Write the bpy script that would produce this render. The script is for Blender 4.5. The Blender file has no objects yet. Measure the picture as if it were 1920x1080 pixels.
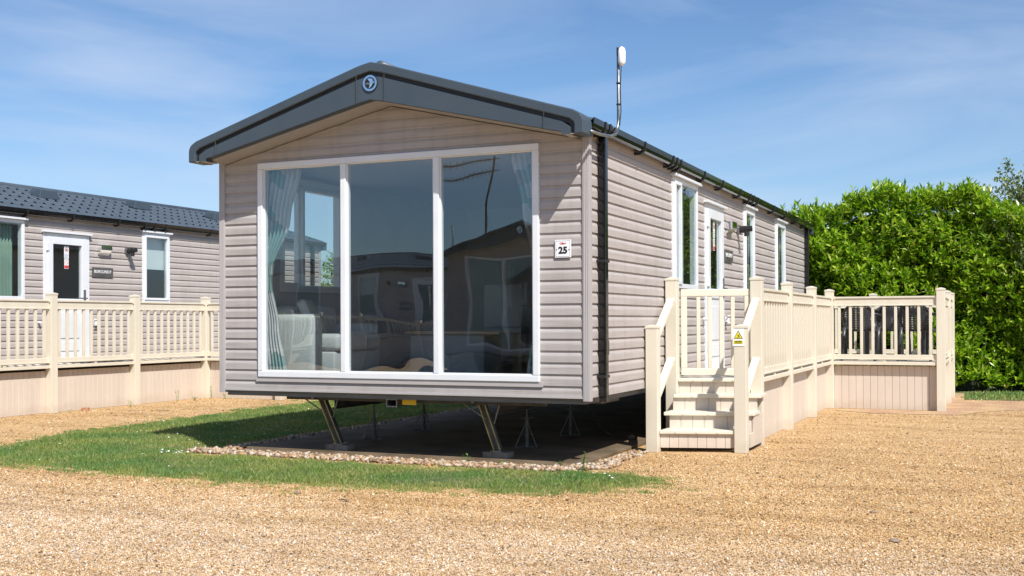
import bpy, math, random
import numpy as np
from mathutils import Vector, Matrix
R = math.radians
rng = np.random.default_rng(7); random.seed(7)
C = bpy.context.scene.collection
scene = bpy.context.scene

# ---------------------------------------------------------------- helpers
class MB:
    def __init__(s): s.v = []; s.f = []
    def quad(s, a, b, c, d):
        n = len(s.v); s.v += [a, b, c, d]; s.f.append((n, n+1, n+2, n+3)); return s
    def box(s, x0, x1, y0, y1, z0, z1):
        n = len(s.v)
        s.v += [(x0,y0,z0),(x1,y0,z0),(x1,y1,z0),(x0,y1,z0),(x0,y0,z1),(x1,y0,z1),(x1,y1,z1),(x0,y1,z1)]
        s.f += [tuple(n+i for i in q) for q in ((0,3,2,1),(4,5,6,7),(0,1,5,4),(1,2,6,5),(2,3,7,6),(3,0,4,7))]
        return s
    def hexa(s, b, t):      # four bottom points, four top points
        n = len(s.v); s.v += list(b)+list(t)
        s.f += [tuple(n+i for i in q) for q in ((0,3,2,1),(4,5,6,7),(0,1,5,4),(1,2,6,5),(2,3,7,6),(3,0,4,7))]
        return s
    def prism(s, pts, a, b, ax='y'):      # 2-D outline extruded along an axis
        n = len(s.v); k = len(pts)
        def P(p, t): return {'y': (p[0], t, p[1]), 'x': (t, p[0], p[1]), 'z': (p[0], p[1], t)}[ax]
        s.v += [P(p, a) for p in pts]+[P(p, b) for p in pts]
        s.f.append(tuple(n+i for i in range(k))); s.f.append(tuple(n+k+i for i in reversed(range(k))))
        s.f += [(n+(i+1) % k, n+i, n+k+i, n+k+(i+1) % k) for i in range(k)]
        return s
    def tube(s, pts, r, n=8, cap=True):
        pts = [Vector(p) for p in pts]; m = len(s.v); k = len(pts)
        rr = r if isinstance(r, (list, tuple)) else [r]*k
        for i, p in enumerate(pts):
            d = (pts[min(i+1, k-1)]-pts[max(i-1, 0)]).normalized()
            a = d.cross(Vector((0, 0, 1)) if abs(d.z) < .9 else Vector((1, 0, 0))).normalized(); b = d.cross(a)
            for j in range(n):
                t = 2*math.pi*j/n; s.v.append(tuple(p+a*math.cos(t)*rr[i]+b*math.sin(t)*rr[i]))
        for i in range(k-1):
            for j in range(n):
                s.f.append((m+i*n+j, m+i*n+(j+1) % n, m+(i+1)*n+(j+1) % n, m+(i+1)*n+j))
        if cap:
            s.f.append(tuple(m+j for j in reversed(range(n)))); s.f.append(tuple(m+(k-1)*n+j for j in range(n)))
        return s
    def bar(s, a, b, w, h):
        a = Vector(a); b = Vector(b); d = (b-a).normalized()
        u = d.cross(Vector((0, 0, 1)) if abs(d.z) < .95 else Vector((0, 1, 0))).normalized(); v = u.cross(d)
        q = lambda p: [tuple(p+u*i*w/2+v*j*h/2) for i, j in ((-1,-1),(1,-1),(1,1),(-1,1))]
        return s.hexa(q(a), q(b))
    def build(s, name, mat, parent=None, label=None, bevel=0, smooth=False, loc=None):
        me = bpy.data.meshes.new(name); me.from_pydata(s.v, [], s.f); me.update()
        return link(name, me, mat, parent, label, bevel, smooth, loc)

def link(name, me, mat, parent=None, label=None, bevel=0, smooth=False, loc=None):
    for m in (mat if isinstance(mat, list) else [mat]): me.materials.append(m)
    if smooth: me.polygons.foreach_set('use_smooth', [True]*len(me.polygons))
    o = bpy.data.objects.new(name, me); C.objects.link(o)
    if parent: o.parent = parent
    if label: o['label'] = label
    if loc: o.location = loc
    if bevel:
        b = o.modifiers.new('bevel', 'BEVEL'); b.width = bevel; b.segments = 2; b.limit_method = 'ANGLE'; b.harden_normals = False
    return o
def tag(o, label, cat, group=None, kind=None):
    o['label'] = label; o['category'] = cat
    if group: o['group'] = group
    if kind: o['kind'] = kind
    return o
def structure(o, label=None):
    o['kind'] = 'structure'
    if label: o['label'] = label
    return o
def empty(name, loc=(0,0,0), rz=0):
    o = bpy.data.objects.new(name, None); C.objects.link(o); o.location = loc; o.rotation_euler.z = rz; o.empty_display_size = .2
    return o
def copy_tree(o, parent=None):
    c = o.copy(); C.objects.link(c)
    if parent: c.parent = parent
    for ch in list(o.children): copy_tree(ch, c)
    return c
def tri_mesh(name, V, F):
    me = bpy.data.meshes.new(name); V = np.asarray(V, np.float32); F = np.asarray(F, np.int32)
    me.vertices.add(len(V)); me.vertices.foreach_set('co', V.ravel())
    me.loops.add(F.size); me.loops.foreach_set('vertex_index', F.ravel())
    k = F.shape[1]; me.polygons.add(len(F)); me.polygons.foreach_set('loop_start', np.arange(0, F.size, k, dtype=np.int32))
    me.polygons.foreach_set('loop_total', np.full(len(F), k, np.int32)); me.update(calc_edges=True); return me
def text_mesh(txt, size, bold=0.0, space=1.0, sx=1.0):
    cu = bpy.data.curves.new('lettering', 'FONT'); cu.body = txt; cu.size = size; cu.align_x = 'CENTER'; cu.align_y = 'CENTER'
    cu.offset = bold; cu.space_character = space; cu.extrude = .0008; cu.resolution_u = 3
    ob = bpy.data.objects.new('tmp', cu); C.objects.link(ob)
    me = bpy.data.meshes.new_from_object(ob.evaluated_get(bpy.context.evaluated_depsgraph_get()))
    bpy.data.objects.remove(ob); me.name = 'lettering'
    if sx != 1: me.transform(Matrix.Diagonal((sx, 1, 1, 1)))
    return me

# ---------------------------------------------------------------- materials
def mat(name, col, rough=.5, metal=0, spec=.5, **k):
    m = bpy.data.materials.new(name); m.use_nodes = True; nt = m.node_tree; b = nt.nodes['Principled BSDF']
    b.inputs['Base Color'].default_value = (*col, 1); b.inputs['Roughness'].default_value = rough
    b.inputs['Metallic'].default_value = metal; b.inputs['Specular IOR Level'].default_value = spec
    return m
def N(m, t, **k):
    n = m.node_tree.nodes.new(t)
    for a, b in k.items():
        if a in n.inputs: n.inputs[a].default_value = b
        else: setattr(n, a, b)
    return n
def L(m, a, b): m.node_tree.links.new(a, b)
def bsdf(m): return m.node_tree.nodes['Principled BSDF']
def ramp(m, stops, interp='LINEAR'):
    r = N(m, 'ShaderNodeValToRGB'); cr = r.color_ramp; cr.interpolation = interp
    while len(cr.elements) < len(stops): cr.elements.new(.5)
    for e, (p, c) in zip(cr.elements, stops): e.position = p; e.color = (*c, 1)
    return r
def mottled(name, a, b, scale=3, rough=.5, bump=0, bscale=60, stretch=(1,1,1), spec=.5, detail=4, coord='Object'):
    m = mat(name, a, rough, spec=spec); tc = N(m, 'ShaderNodeTexCoord'); mp = N(m, 'ShaderNodeMapping'); mp.inputs['Scale'].default_value = stretch
    L(m, tc.outputs[coord], mp.inputs['Vector'])
    n = N(m, 'ShaderNodeTexNoise', Scale=scale, Detail=detail); L(m, mp.outputs[0], n.inputs['Vector'])
    r = ramp(m, [(.35, a), (.65, b)]); L(m, n.outputs['Fac'], r.inputs[0]); L(m, r.outputs[0], bsdf(m).inputs['Base Color'])
    if bump:
        n2 = N(m, 'ShaderNodeTexNoise', Scale=bscale, Detail=3); L(m, mp.outputs[0], n2.inputs['Vector'])
        bp = N(m, 'ShaderNodeBump', Strength=1.0, Distance=bump); L(m, n2.outputs['Fac'], bp.inputs['Height']); L(m, bp.outputs[0], bsdf(m).inputs['Normal'])
    return m
def siding(name, stretch):
    m = mottled(name, (.385,.345,.324) if 'side' in name else (.365,.337,.325), (.425,.382,.358) if 'side' in name else (.405,.375,.361), 5, .55, .0012, 16, stretch, .35, 6)  # side wall tinted warmer: sun and gravel bounce put into its colour
    tc = N(m, 'ShaderNodeTexCoord'); mp = N(m, 'ShaderNodeMapping'); mp.inputs['Scale'].default_value = (9, 9, .8); L(m, tc.outputs['Object'], mp.inputs['Vector'])
    n = N(m, 'ShaderNodeTexNoise', Scale=1.0, Detail=5); L(m, mp.outputs[0], n.inputs['Vector']); r = ramp(m, [(.30,(.90,.885,.86)),(.50,(1,1,1))]); L(m, n.outputs['Fac'], r.inputs[0])
    mx = N(m, 'ShaderNodeMix', data_type='RGBA', blend_type='MULTIPLY'); mx.inputs[0].default_value = .8; old = bsdf(m).inputs['Base Color'].links[0].from_socket
    L(m, old, mx.inputs[6]); L(m, r.outputs[0], mx.inputs[7]); L(m, mx.outputs[2], bsdf(m).inputs['Base Color'])
    # slight waviness of the long boards
    mp2 = N(m, 'ShaderNodeMapping'); mp2.inputs['Scale'].default_value = (1.3, 1.3, 5); L(m, tc.outputs['Object'], mp2.inputs['Vector']); n2 = N(m, 'ShaderNodeTexNoise', Scale=1.6, Detail=1); L(m, mp2.outputs[0], n2.inputs['Vector'])
    bp = N(m, 'ShaderNodeBump', Strength=.8, Distance=.012); L(m, n2.outputs['Fac'], bp.inputs['Height']); b0 = bsdf(m).inputs['Normal'].links[0].from_node; L(m, bp.outputs[0], b0.inputs['Normal'])
    return m
def splash(m, c=(.30,.23,.14), h=.22):
    tc = N(m, 'ShaderNodeTexCoord'); sp = N(m, 'ShaderNodeSeparateXYZ'); L(m, tc.outputs['Object'], sp.inputs[0])
    mr = N(m, 'ShaderNodeMapRange'); mr.inputs['From Min'].default_value = 0; mr.inputs['From Max'].default_value = h; mr.inputs['To Min'].default_value = .62; mr.inputs['To Max'].default_value = -.15; mr.clamp = True; L(m, sp.outputs['Z'], mr.inputs['Value'])
    n = N(m, 'ShaderNodeTexNoise', Scale=7.0, Detail=6); n.inputs['Roughness'].default_value = .7; L(m, tc.outputs['Object'], n.inputs['Vector'])
    ad = N(m, 'ShaderNodeMath', operation='ADD'); L(m, mr.outputs[0], ad.inputs[0]); L(m, n.outputs['Fac'], ad.inputs[1]); r = ramp(m, [(.62,(0,0,0)),(1.0,(.22,.22,.22))]); L(m, ad.outputs[0], r.inputs[0])
    mx = N(m, 'ShaderNodeMix', data_type='RGBA'); old = bsdf(m).inputs['Base Color'].links[0].from_socket; L(m, r.outputs[0], mx.inputs[0]); L(m, old, mx.inputs[6]); mx.inputs[7].default_value = (*c, 1); L(m, mx.outputs[2], bsdf(m).inputs['Base Color'])
M = {}
M['side_front'] = siding('vinyl_cladding_front', (.35, 1, 6))
M['side_side'] = siding('vinyl_cladding_side', (1, .35, 6))
M['trim'] = mottled('taupe_trim', (.385,.360,.355), (.415,.390,.385), 2, .5)
M['upvc'] = mottled('white_upvc', (.66,.68,.71), (.70,.72,.745), 4, .3)
M['anthracite'] = mottled('anthracite_grey_plastic', (.044,.062,.079), (.050,.069,.087), 3, .42, .0004, 200)
M['groove'] = mat('dark_recess', (.012,.013,.015), .5)
M['tile'] = mottled('grey_metal_tile', (.055,.072,.090), (.072,.092,.112), 6, .42, .0006, 180)
M['black_gloss'] = mottled('black_gloss_plastic', (.006,.006,.007), (.010,.010,.011), 8, .12)
M['black'] = mat('matt_black_plastic', (.014,.014,.015), .45)
M['chrome'] = mat('chrome', (.85,.86,.88), .08, 1)
M['galv'] = mottled('galvanised_steel', (.20,.205,.21), (.32,.325,.33), 30, .38); bsdf(M['galv']).inputs['Metallic'].default_value = .8
M['zinc'] = mottled('yellow_passivated_zinc', (.30,.22,.09), (.62,.49,.22), 9, .35); bsdf(M['zinc']).inputs['Metallic'].default_value = .6
M['white'] = mat('white_plastic', (.85,.85,.86), .35)
M['yellow'] = mat('yellow_sticker', (.80,.50,.02), .5)
M['signyellow'] = mat('sign_yellow', (.72,.66,.02), .5)
M['ink'] = mat('black_ink', (.01,.01,.012), .6)
M['red'] = mat('red_ink', (.55,.05,.05), .6)
M['navy'] = mat('navy_line', (.05,.06,.16), .6)
M['slate'] = mottled('slate_plaque', (.075,.072,.070), (.10,.096,.092), 9, .35)
M['cream'] = mottled('cream_pvc', (.64,.588,.478), (.675,.622,.51), 2.2, .42, .0005, 40, (3,3,.3))
M['creamskirt'] = mottled('cream_pvc_skirting', (.57,.49,.415), (.615,.535,.455), 1.7, .45, .0005, 40, (3,3,.3))
splash(M['cream']); splash(M['creamskirt'])
M['deckboard'] = mottled('cream_deck_boards', (.56,.51,.42), (.64,.59,.50), 4, .55, .001, 60, (1,6,1))
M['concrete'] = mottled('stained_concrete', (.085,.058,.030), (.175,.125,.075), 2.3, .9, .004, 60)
M['block'] = mottled('concrete_block', (.13,.11,.088), (.20,.175,.145), 12, .9, .004, 80)
M['chassis'] = mottled('dark_steel_chassis', (.05,.05,.052), (.09,.088,.085), 8, .6)
M['board_under'] = mottled('grey_underfloor_board', (.13,.127,.12), (.19,.185,.175), 6, .8, .001, 70, (.4,.4,5))
M['ceiling'] = mat('white_ceiling_lining', (.62,.63,.64), .7)
M['wallin'] = mottled('pale_interior_wallboard', (.42,.42,.42), (.46,.46,.455), 3, .7)
M['floorin'] = mottled('oak_vinyl_floor', (.10,.06,.03), (.16,.095,.05), 4, .5, 0, 60, (6,.6,1))
M['oak'] = mottled('oak_laminate', (.34,.22,.12), (.44,.30,.17), 5, .4, 0, 60, (.6,6,6))
M['navyunit'] = mat('dark_blue_grey_kitchen_front', (.035,.042,.055), .35)
M['taupeunit'] = mottled('taupe_laminate', (.20,.16,.14), (.24,.19,.165), 3, .45)
M['sofa'] = mottled('pale_grey_weave', (.42,.44,.43), (.60,.61,.59), 180, .9, .002, 300)
M['cushion'] = mottled('off_white_weave', (.66,.64,.58), (.74,.72,.67), 120, .9, .002, 200)
M['greytweed'] = mottled('speckled_grey_upholstery', (.20,.215,.22), (.34,.35,.35), 200, .9, .002, 300)
M['rattan'] = mottled('dark_grey_resin', (.030,.032,.038), (.045,.048,.055), 8, .35)
M['brick'] = mottled('red_clay_brick', (.30,.14,.08), (.42,.22,.13), 20, .9, .002, 60)
M['sheer'] = mat('white_blind_fabric', (.62,.68,.70), .8)
M['greencloth'] = mottled('sage_green_curtain', (.20,.30,.25), (.28,.40,.33), 3, .85)
M['bark'] = mottled('bark', (.10,.075,.05), (.18,.14,.10), 30, .9, .004, 60)

def curtain_mat():
    m = mat('teal_white_geometric_curtain', (.6,.6,.6), .8); tc = N(m, 'ShaderNodeTexCoord'); mp = N(m, 'ShaderNodeMapping'); mp.inputs['Scale'].default_value = (1, .2, .8)
    L(m, tc.outputs['Object'], mp.inputs['Vector'])
    v = N(m, 'ShaderNodeTexVoronoi', Scale=8.0); L(m, mp.outputs[0], v.inputs['Vector'])
    s = N(m, 'ShaderNodeSeparateColor'); L(m, v.outputs['Color'], s.inputs[0])
    r = ramp(m, [(0, (.34,.53,.51)), (.22, (.74,.75,.75)), (.55, (.45,.62,.60)), (.68, (.76,.76,.75)), (.90, (.48,.42,.38))], 'CONSTANT')
    L(m, s.outputs[0], r.inputs[0]); L(m, r.outputs[0], bsdf(m).inputs['Base Color'])
    b = bsdf(m); t = N(m, 'ShaderNodeBsdfTranslucent'); L(m, r.outputs[0], t.inputs[0]); mx = N(m, 'ShaderNodeMixShader', Fac=.35)
    L(m, b.outputs[0], mx.inputs[1]); L(m, t.outputs[0], mx.inputs[2]); L(m, mx.outputs[0], m.node_tree.nodes['Material Output'].inputs[0])
    return m
M['curtain'] = curtain_mat()

def glass(name, tint, refl=.06, k=1.7, wav=0.0, rough=0.0):
    m = bpy.data.materials.new(name); m.use_nodes = True; nt = m.node_tree; nt.nodes.clear()
    out = N(m, 'ShaderNodeOutputMaterial'); tr = N(m, 'ShaderNodeBsdfTransparent'); tr.inputs[0].default_value = (*tint, 1)
    gl = N(m, 'ShaderNodeBsdfGlossy', Roughness=rough); gl.inputs[0].default_value = (.88,.95,1,1)
    ge = N(m, 'ShaderNodeNewGeometry'); dt = N(m, 'ShaderNodeVectorMath', operation='DOT_PRODUCT'); L(m, ge.outputs['Incoming'], dt.inputs[0]); L(m, ge.outputs['True Normal'], dt.inputs[1])
    ab = N(m, 'ShaderNodeMath', operation='ABSOLUTE'); L(m, dt.outputs['Value'], ab.inputs[0]); on = N(m, 'ShaderNodeMath', operation='SUBTRACT'); on.inputs[0].default_value = 1; L(m, ab.outputs[0], on.inputs[1])
    fr = N(m, 'ShaderNodeMath', operation='POWER'); L(m, on.outputs[0], fr.inputs[0]); fr.inputs[1].default_value = 4.5; ma = N(m, 'ShaderNodeMath', operation='MULTIPLY_ADD', use_clamp=True)
    ma.inputs[1].default_value = k; ma.inputs[2].default_value = refl; L(m, fr.outputs[0], ma.inputs[0])
    mx = N(m, 'ShaderNodeMixShader'); L(m, ma.outputs[0], mx.inputs[0]); L(m, tr.outputs[0], mx.inputs[1]); L(m, gl.outputs[0], mx.inputs[2]); L(m, mx.outputs[0], out.inputs[0])
    if wav:
        tc = N(m, 'ShaderNodeTexCoord'); n = N(m, 'ShaderNodeTexNoise', Scale=1.5, Detail=1); L(m, tc.outputs['Object'], n.inputs['Vector'])
        sz = N(m, 'ShaderNodeSeparateXYZ'); L(m, tc.outputs['Object'], sz.inputs[0]); mr = N(m, 'ShaderNodeMapRange', interpolation_type='SMOOTHSTEP'); mr.inputs['From Min'].default_value = 1.75; mr.inputs['From Max'].default_value = .9; mr.inputs['To Min'].default_value = 1; mr.inputs['To Max'].default_value = 2.2; L(m, sz.outputs['Z'], mr.inputs['Value'])
        mu = N(m, 'ShaderNodeMath', operation='MULTIPLY'); L(m, n.outputs['Fac'], mu.inputs[0]); L(m, mr.outputs[0], mu.inputs[1])
        bp = N(m, 'ShaderNodeBump', Strength=1.0, Distance=wav); L(m, mu.outputs[0], bp.inputs['Height']); L(m, bp.outputs[0], gl.inputs['Normal'])
    return m
M['glass'] = glass('double_glazing', (.80,.86,.87), .17, .8, .003)
M['glass_side'] = glass('side_glazing', (.80,.86,.85), .13, .85, .001)

def island_mat(name, stops, rough=.6, transl=0, spec=.4, patch=None):
    m = mat(name, (.5,.5,.5), rough, spec=spec); g = N(m, 'ShaderNodeNewGeometry'); r = ramp(m, stops); L(m, g.outputs['Random Per Island'], r.inputs[0])
    col = r.outputs[0]
    if patch:
        tc = N(m, 'ShaderNodeTexCoord'); n = N(m, 'ShaderNodeTexNoise', Scale=patch[0], Detail=3); L(m, tc.outputs['Object'], n.inputs['Vector'])
        r2 = ramp(m, [(.36, patch[1]), (.62, patch[2])]); L(m, n.outputs['Fac'], r2.inputs[0])
        mx = N(m, 'ShaderNodeMix', data_type='RGBA', blend_type='MULTIPLY'); mx.inputs[0].default_value = 1
        L(m, col, mx.inputs[6]); L(m, r2.outputs[0], mx.inputs[7]); col = mx.outputs[2]
    L(m, col, bsdf(m).inputs['Base Color'])
    if transl:
        t = N(m, 'ShaderNodeBsdfTranslucent'); L(m, col, t.inputs[0]); mx = N(m, 'ShaderNodeMixShader', Fac=transl)
        L(m, bsdf(m).outputs[0], mx.inputs[1]); L(m, t.outputs[0], mx.inputs[2]); L(m, mx.outputs[0], m.node_tree.nodes['Material Output'].inputs[0])
    return m
M['grass'] = island_mat('grass_blades', [(0,(.105,.175,.032)),(.45,(.18,.285,.060)),(.78,(.255,.36,.10)),(.93,(.35,.37,.16)),(1,(.48,.44,.26))], .5, .35, .3, (1.3,(.70,.92,.90),(1.45,1.18,1.25)))
M['laurel'] = island_mat('glossy_laurel_leaf', [(0,(.09,.20,.008)),(.4,(.19,.36,.010)),(.75,(.33,.50,.020)),(.93,(.48,.60,.06)),(.992,(.54,.62,.17)),(1,(.60,.34,.05))], .27, .45, .45)
M['smallleaf'] = island_mat('small_olive_leaf', [(0,(.10,.15,.04)),(.6,(.18,.26,.07)),(1,(.32,.36,.15))], .5, .3, .3)
M['weed'] = island_mat('weed_leaf', [(0,(.10,.22,.03)),(1,(.22,.36,.08))], .5, .3, .3)
M['hedgecore'] = mottled('hedge_core_painted_shade', (.008,.013,.004), (.018,.028,.008), 9, .9, .03, 12)  # near-black green paints the shade inside the hedge
GRAV = [(0,(.07,.047,.028)),(.09,(.23,.145,.072)),(.28,(.42,.270,.125)),(.52,(.52,.352,.178)),(.74,(.59,.435,.255)),(.90,(.65,.54,.39)),(.97,(.72,.66,.56)),(1,(.30,.28,.26))]
M['pebble'] = island_mat('gravel_stone', GRAV, .75, 0, .3)
M['cobble'] = island_mat('flint_cobble', [(0,(.13,.085,.05)),(.25,(.33,.21,.12)),(.5,(.42,.33,.23)),(.70,(.50,.45,.38)),(.85,(.40,.22,.09)),(1,(.18,.17,.16))], .7, 0, .35)
M['petal'] = mat('daisy_petal', (.85,.85,.83), .6)

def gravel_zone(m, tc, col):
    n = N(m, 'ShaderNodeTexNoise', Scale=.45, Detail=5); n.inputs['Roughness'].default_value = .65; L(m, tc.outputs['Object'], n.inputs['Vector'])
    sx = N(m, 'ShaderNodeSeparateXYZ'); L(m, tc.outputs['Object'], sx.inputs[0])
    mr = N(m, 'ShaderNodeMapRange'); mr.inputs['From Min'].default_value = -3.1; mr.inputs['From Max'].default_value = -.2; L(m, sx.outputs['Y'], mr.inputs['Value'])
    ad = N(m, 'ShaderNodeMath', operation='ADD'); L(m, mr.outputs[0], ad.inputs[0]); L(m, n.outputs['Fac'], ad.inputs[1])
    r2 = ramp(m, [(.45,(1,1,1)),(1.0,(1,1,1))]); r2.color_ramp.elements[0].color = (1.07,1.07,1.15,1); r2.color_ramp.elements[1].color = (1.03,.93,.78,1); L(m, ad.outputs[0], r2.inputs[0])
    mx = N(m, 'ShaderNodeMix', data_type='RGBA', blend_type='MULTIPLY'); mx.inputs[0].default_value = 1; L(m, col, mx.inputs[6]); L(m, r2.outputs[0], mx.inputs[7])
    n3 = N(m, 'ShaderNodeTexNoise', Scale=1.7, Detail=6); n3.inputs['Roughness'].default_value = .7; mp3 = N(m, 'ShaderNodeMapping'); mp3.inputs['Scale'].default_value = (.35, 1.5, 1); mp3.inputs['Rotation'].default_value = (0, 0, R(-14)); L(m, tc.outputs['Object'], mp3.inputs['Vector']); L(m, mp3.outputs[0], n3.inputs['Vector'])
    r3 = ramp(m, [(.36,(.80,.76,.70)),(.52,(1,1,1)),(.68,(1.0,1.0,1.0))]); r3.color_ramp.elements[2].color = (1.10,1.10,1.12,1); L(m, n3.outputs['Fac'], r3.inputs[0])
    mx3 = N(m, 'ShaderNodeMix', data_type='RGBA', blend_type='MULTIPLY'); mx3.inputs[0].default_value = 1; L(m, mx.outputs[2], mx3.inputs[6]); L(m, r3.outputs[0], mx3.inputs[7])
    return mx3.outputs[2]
def gravel_mat():
    m = mat('golden_gravel', (.5,.4,.2), .85, spec=.25); tc = N(m, 'ShaderNodeTexCoord')
    v = N(m, 'ShaderNodeTexVoronoi', Scale=95.0); L(m, tc.outputs['Object'], v.inputs['Vector'])
    s = N(m, 'ShaderNodeSeparateColor'); L(m, v.outputs['Color'], s.inputs[0]); r = ramp(m, GRAV); L(m, s.outputs[0], r.inputs[0])
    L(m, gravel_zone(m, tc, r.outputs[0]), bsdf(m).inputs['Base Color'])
    bp = N(m, 'ShaderNodeBump', Strength=.9, Distance=.008); bp.invert = True; L(m, v.outputs['Distance'], bp.inputs['Height']); L(m, bp.outputs[0], bsdf(m).inputs['Normal'])
    return m
M['gravel'] = gravel_mat()
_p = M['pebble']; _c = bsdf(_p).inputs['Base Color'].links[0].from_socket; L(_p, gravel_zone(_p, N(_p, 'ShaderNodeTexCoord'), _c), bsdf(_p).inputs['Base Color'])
M['soil'] = mottled('mossy_soil', (.07,.085,.03), (.16,.14,.07), 9, .95, .01, 40)
M['farground'] = mottled('rough_turf', (.06,.11,.025), (.14,.15,.06), 1.3, .95, .02, 20)
def brick_mat():
    m = mat('pink_block_paving', (.4,.25,.18), .85); tc = N(m, 'ShaderNodeTexCoord'); b = N(m, 'ShaderNodeTexBrick', Scale=5.0)
    b.inputs['Color1'].default_value = (.37,.205,.13,1); b.inputs['Color2'].default_value = (.44,.27,.165,1); b.inputs['Mortar'].default_value = (.29,.20,.12,1)
    L(m, tc.outputs['Object'], b.inputs['Vector']); n = N(m, 'ShaderNodeTexNoise', Scale=2.0, Detail=5); L(m, tc.outputs['Object'], n.inputs['Vector'])
    r = ramp(m, [(.42,(0,0,0)),(.6,(1,1,1))]); L(m, n.outputs['Fac'], r.inputs[0])
    mx = N(m, 'ShaderNodeMix', data_type='RGBA'); L(m, r.outputs[0], mx.inputs[0]); L(m, b.outputs[0], mx.inputs[6]); mx.inputs[7].default_value = (.46,.31,.16,1)
    L(m, mx.outputs[2], bsdf(m).inputs['Base Color']); return m
M['paving'] = brick_mat()

# ================================================================ CARAVAN
W, LEN, ZB, ZE = 3.66, 11.1, .60, 2.80
PITCH = .0975
PROF = [(0,.0165),(.052,.0158),(.062,.0135),(.080,.0055),(.0975,.0045),(.0975,.0165)]
def clad(mb, length, openings, top, P, zt=3.2, u0=.0):
    """boards along u, clipped to rectangular openings (ua,ub,za,zb) and to top(u-side) gable"""
    k = 0
    while ZB+k*PITCH < zt:
        z0 = ZB+k*PITCH
        for (a, oa), (b, ob) in zip(PROF[:-1], PROF[1:]):
            za, zb = z0+a, z0+b
            cuts = sorted({za, zb} | {z for o in openings for z in o[2:4] if za < z < zb} | ({ZE_} if za < (ZE_ := top(None)) < zb else set()))
            if za == zb: cuts = [za, zb]
            for p, q in zip(cuts[:-1], cuts[1:]) if za != zb else [(za, zb)]:
                f = lambda z: oa+(ob-oa)*((z-za)/(zb-za) if zb > za else 0)
                op, oq = (f(p), f(q)) if zb > za else (oa, ob)
                mid = (p+q)/2
                l1, r1 = top(p); l2, r2 = top(q)
                if r1-l1 < .02: continue
                if r2 < l2: r2 = l2 = (r2+l2)/2
                segs = [[0, 1]]; xs = [(l1, l2)]
                blocks = sorted([(o[0], o[1]) for o in openings if o[2] < mid < o[3]])
                cur = (l1, l2); out = []
                for (ba, bb) in blocks:
                    out.append((cur, (ba, ba))); cur = (bb, bb)
                out.append((cur, (r1, r2)))
                for (A, B) in out:
                    if B[0]-A[0] > .004: mb.quad(P(A[0], op, p), P(B[0], op, p), P(B[1], oq, q), P(A[1], oq, q))
        k += 1

GS = .232                     # slope of the gable soffit line
FB = lambda x: 3.135-GS*abs(x-W/2)
def gable_top(z):
    if z is None: return FB(0)
    if z <= FB(0): return (0, W)
    d = (3.135-z)/GS; return (W/2-d, W/2+d)
def eave_top(length):
    return lambda z: ZE if z is None else ((0, length) if z <= ZE+1e-6 else (0, 0))

FW = (.42, 3.24, .73, 2.71)
SW = dict(w1=(2.50,3.50,1.575,2.705), door=(3.86,4.74,.62,2.565), w2=(5.92,6.56,1.575,2.705), w3=(8.12,8.86,1.575,2.705))
LW = (.85, 2.0, 1.575, 2.66)

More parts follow.
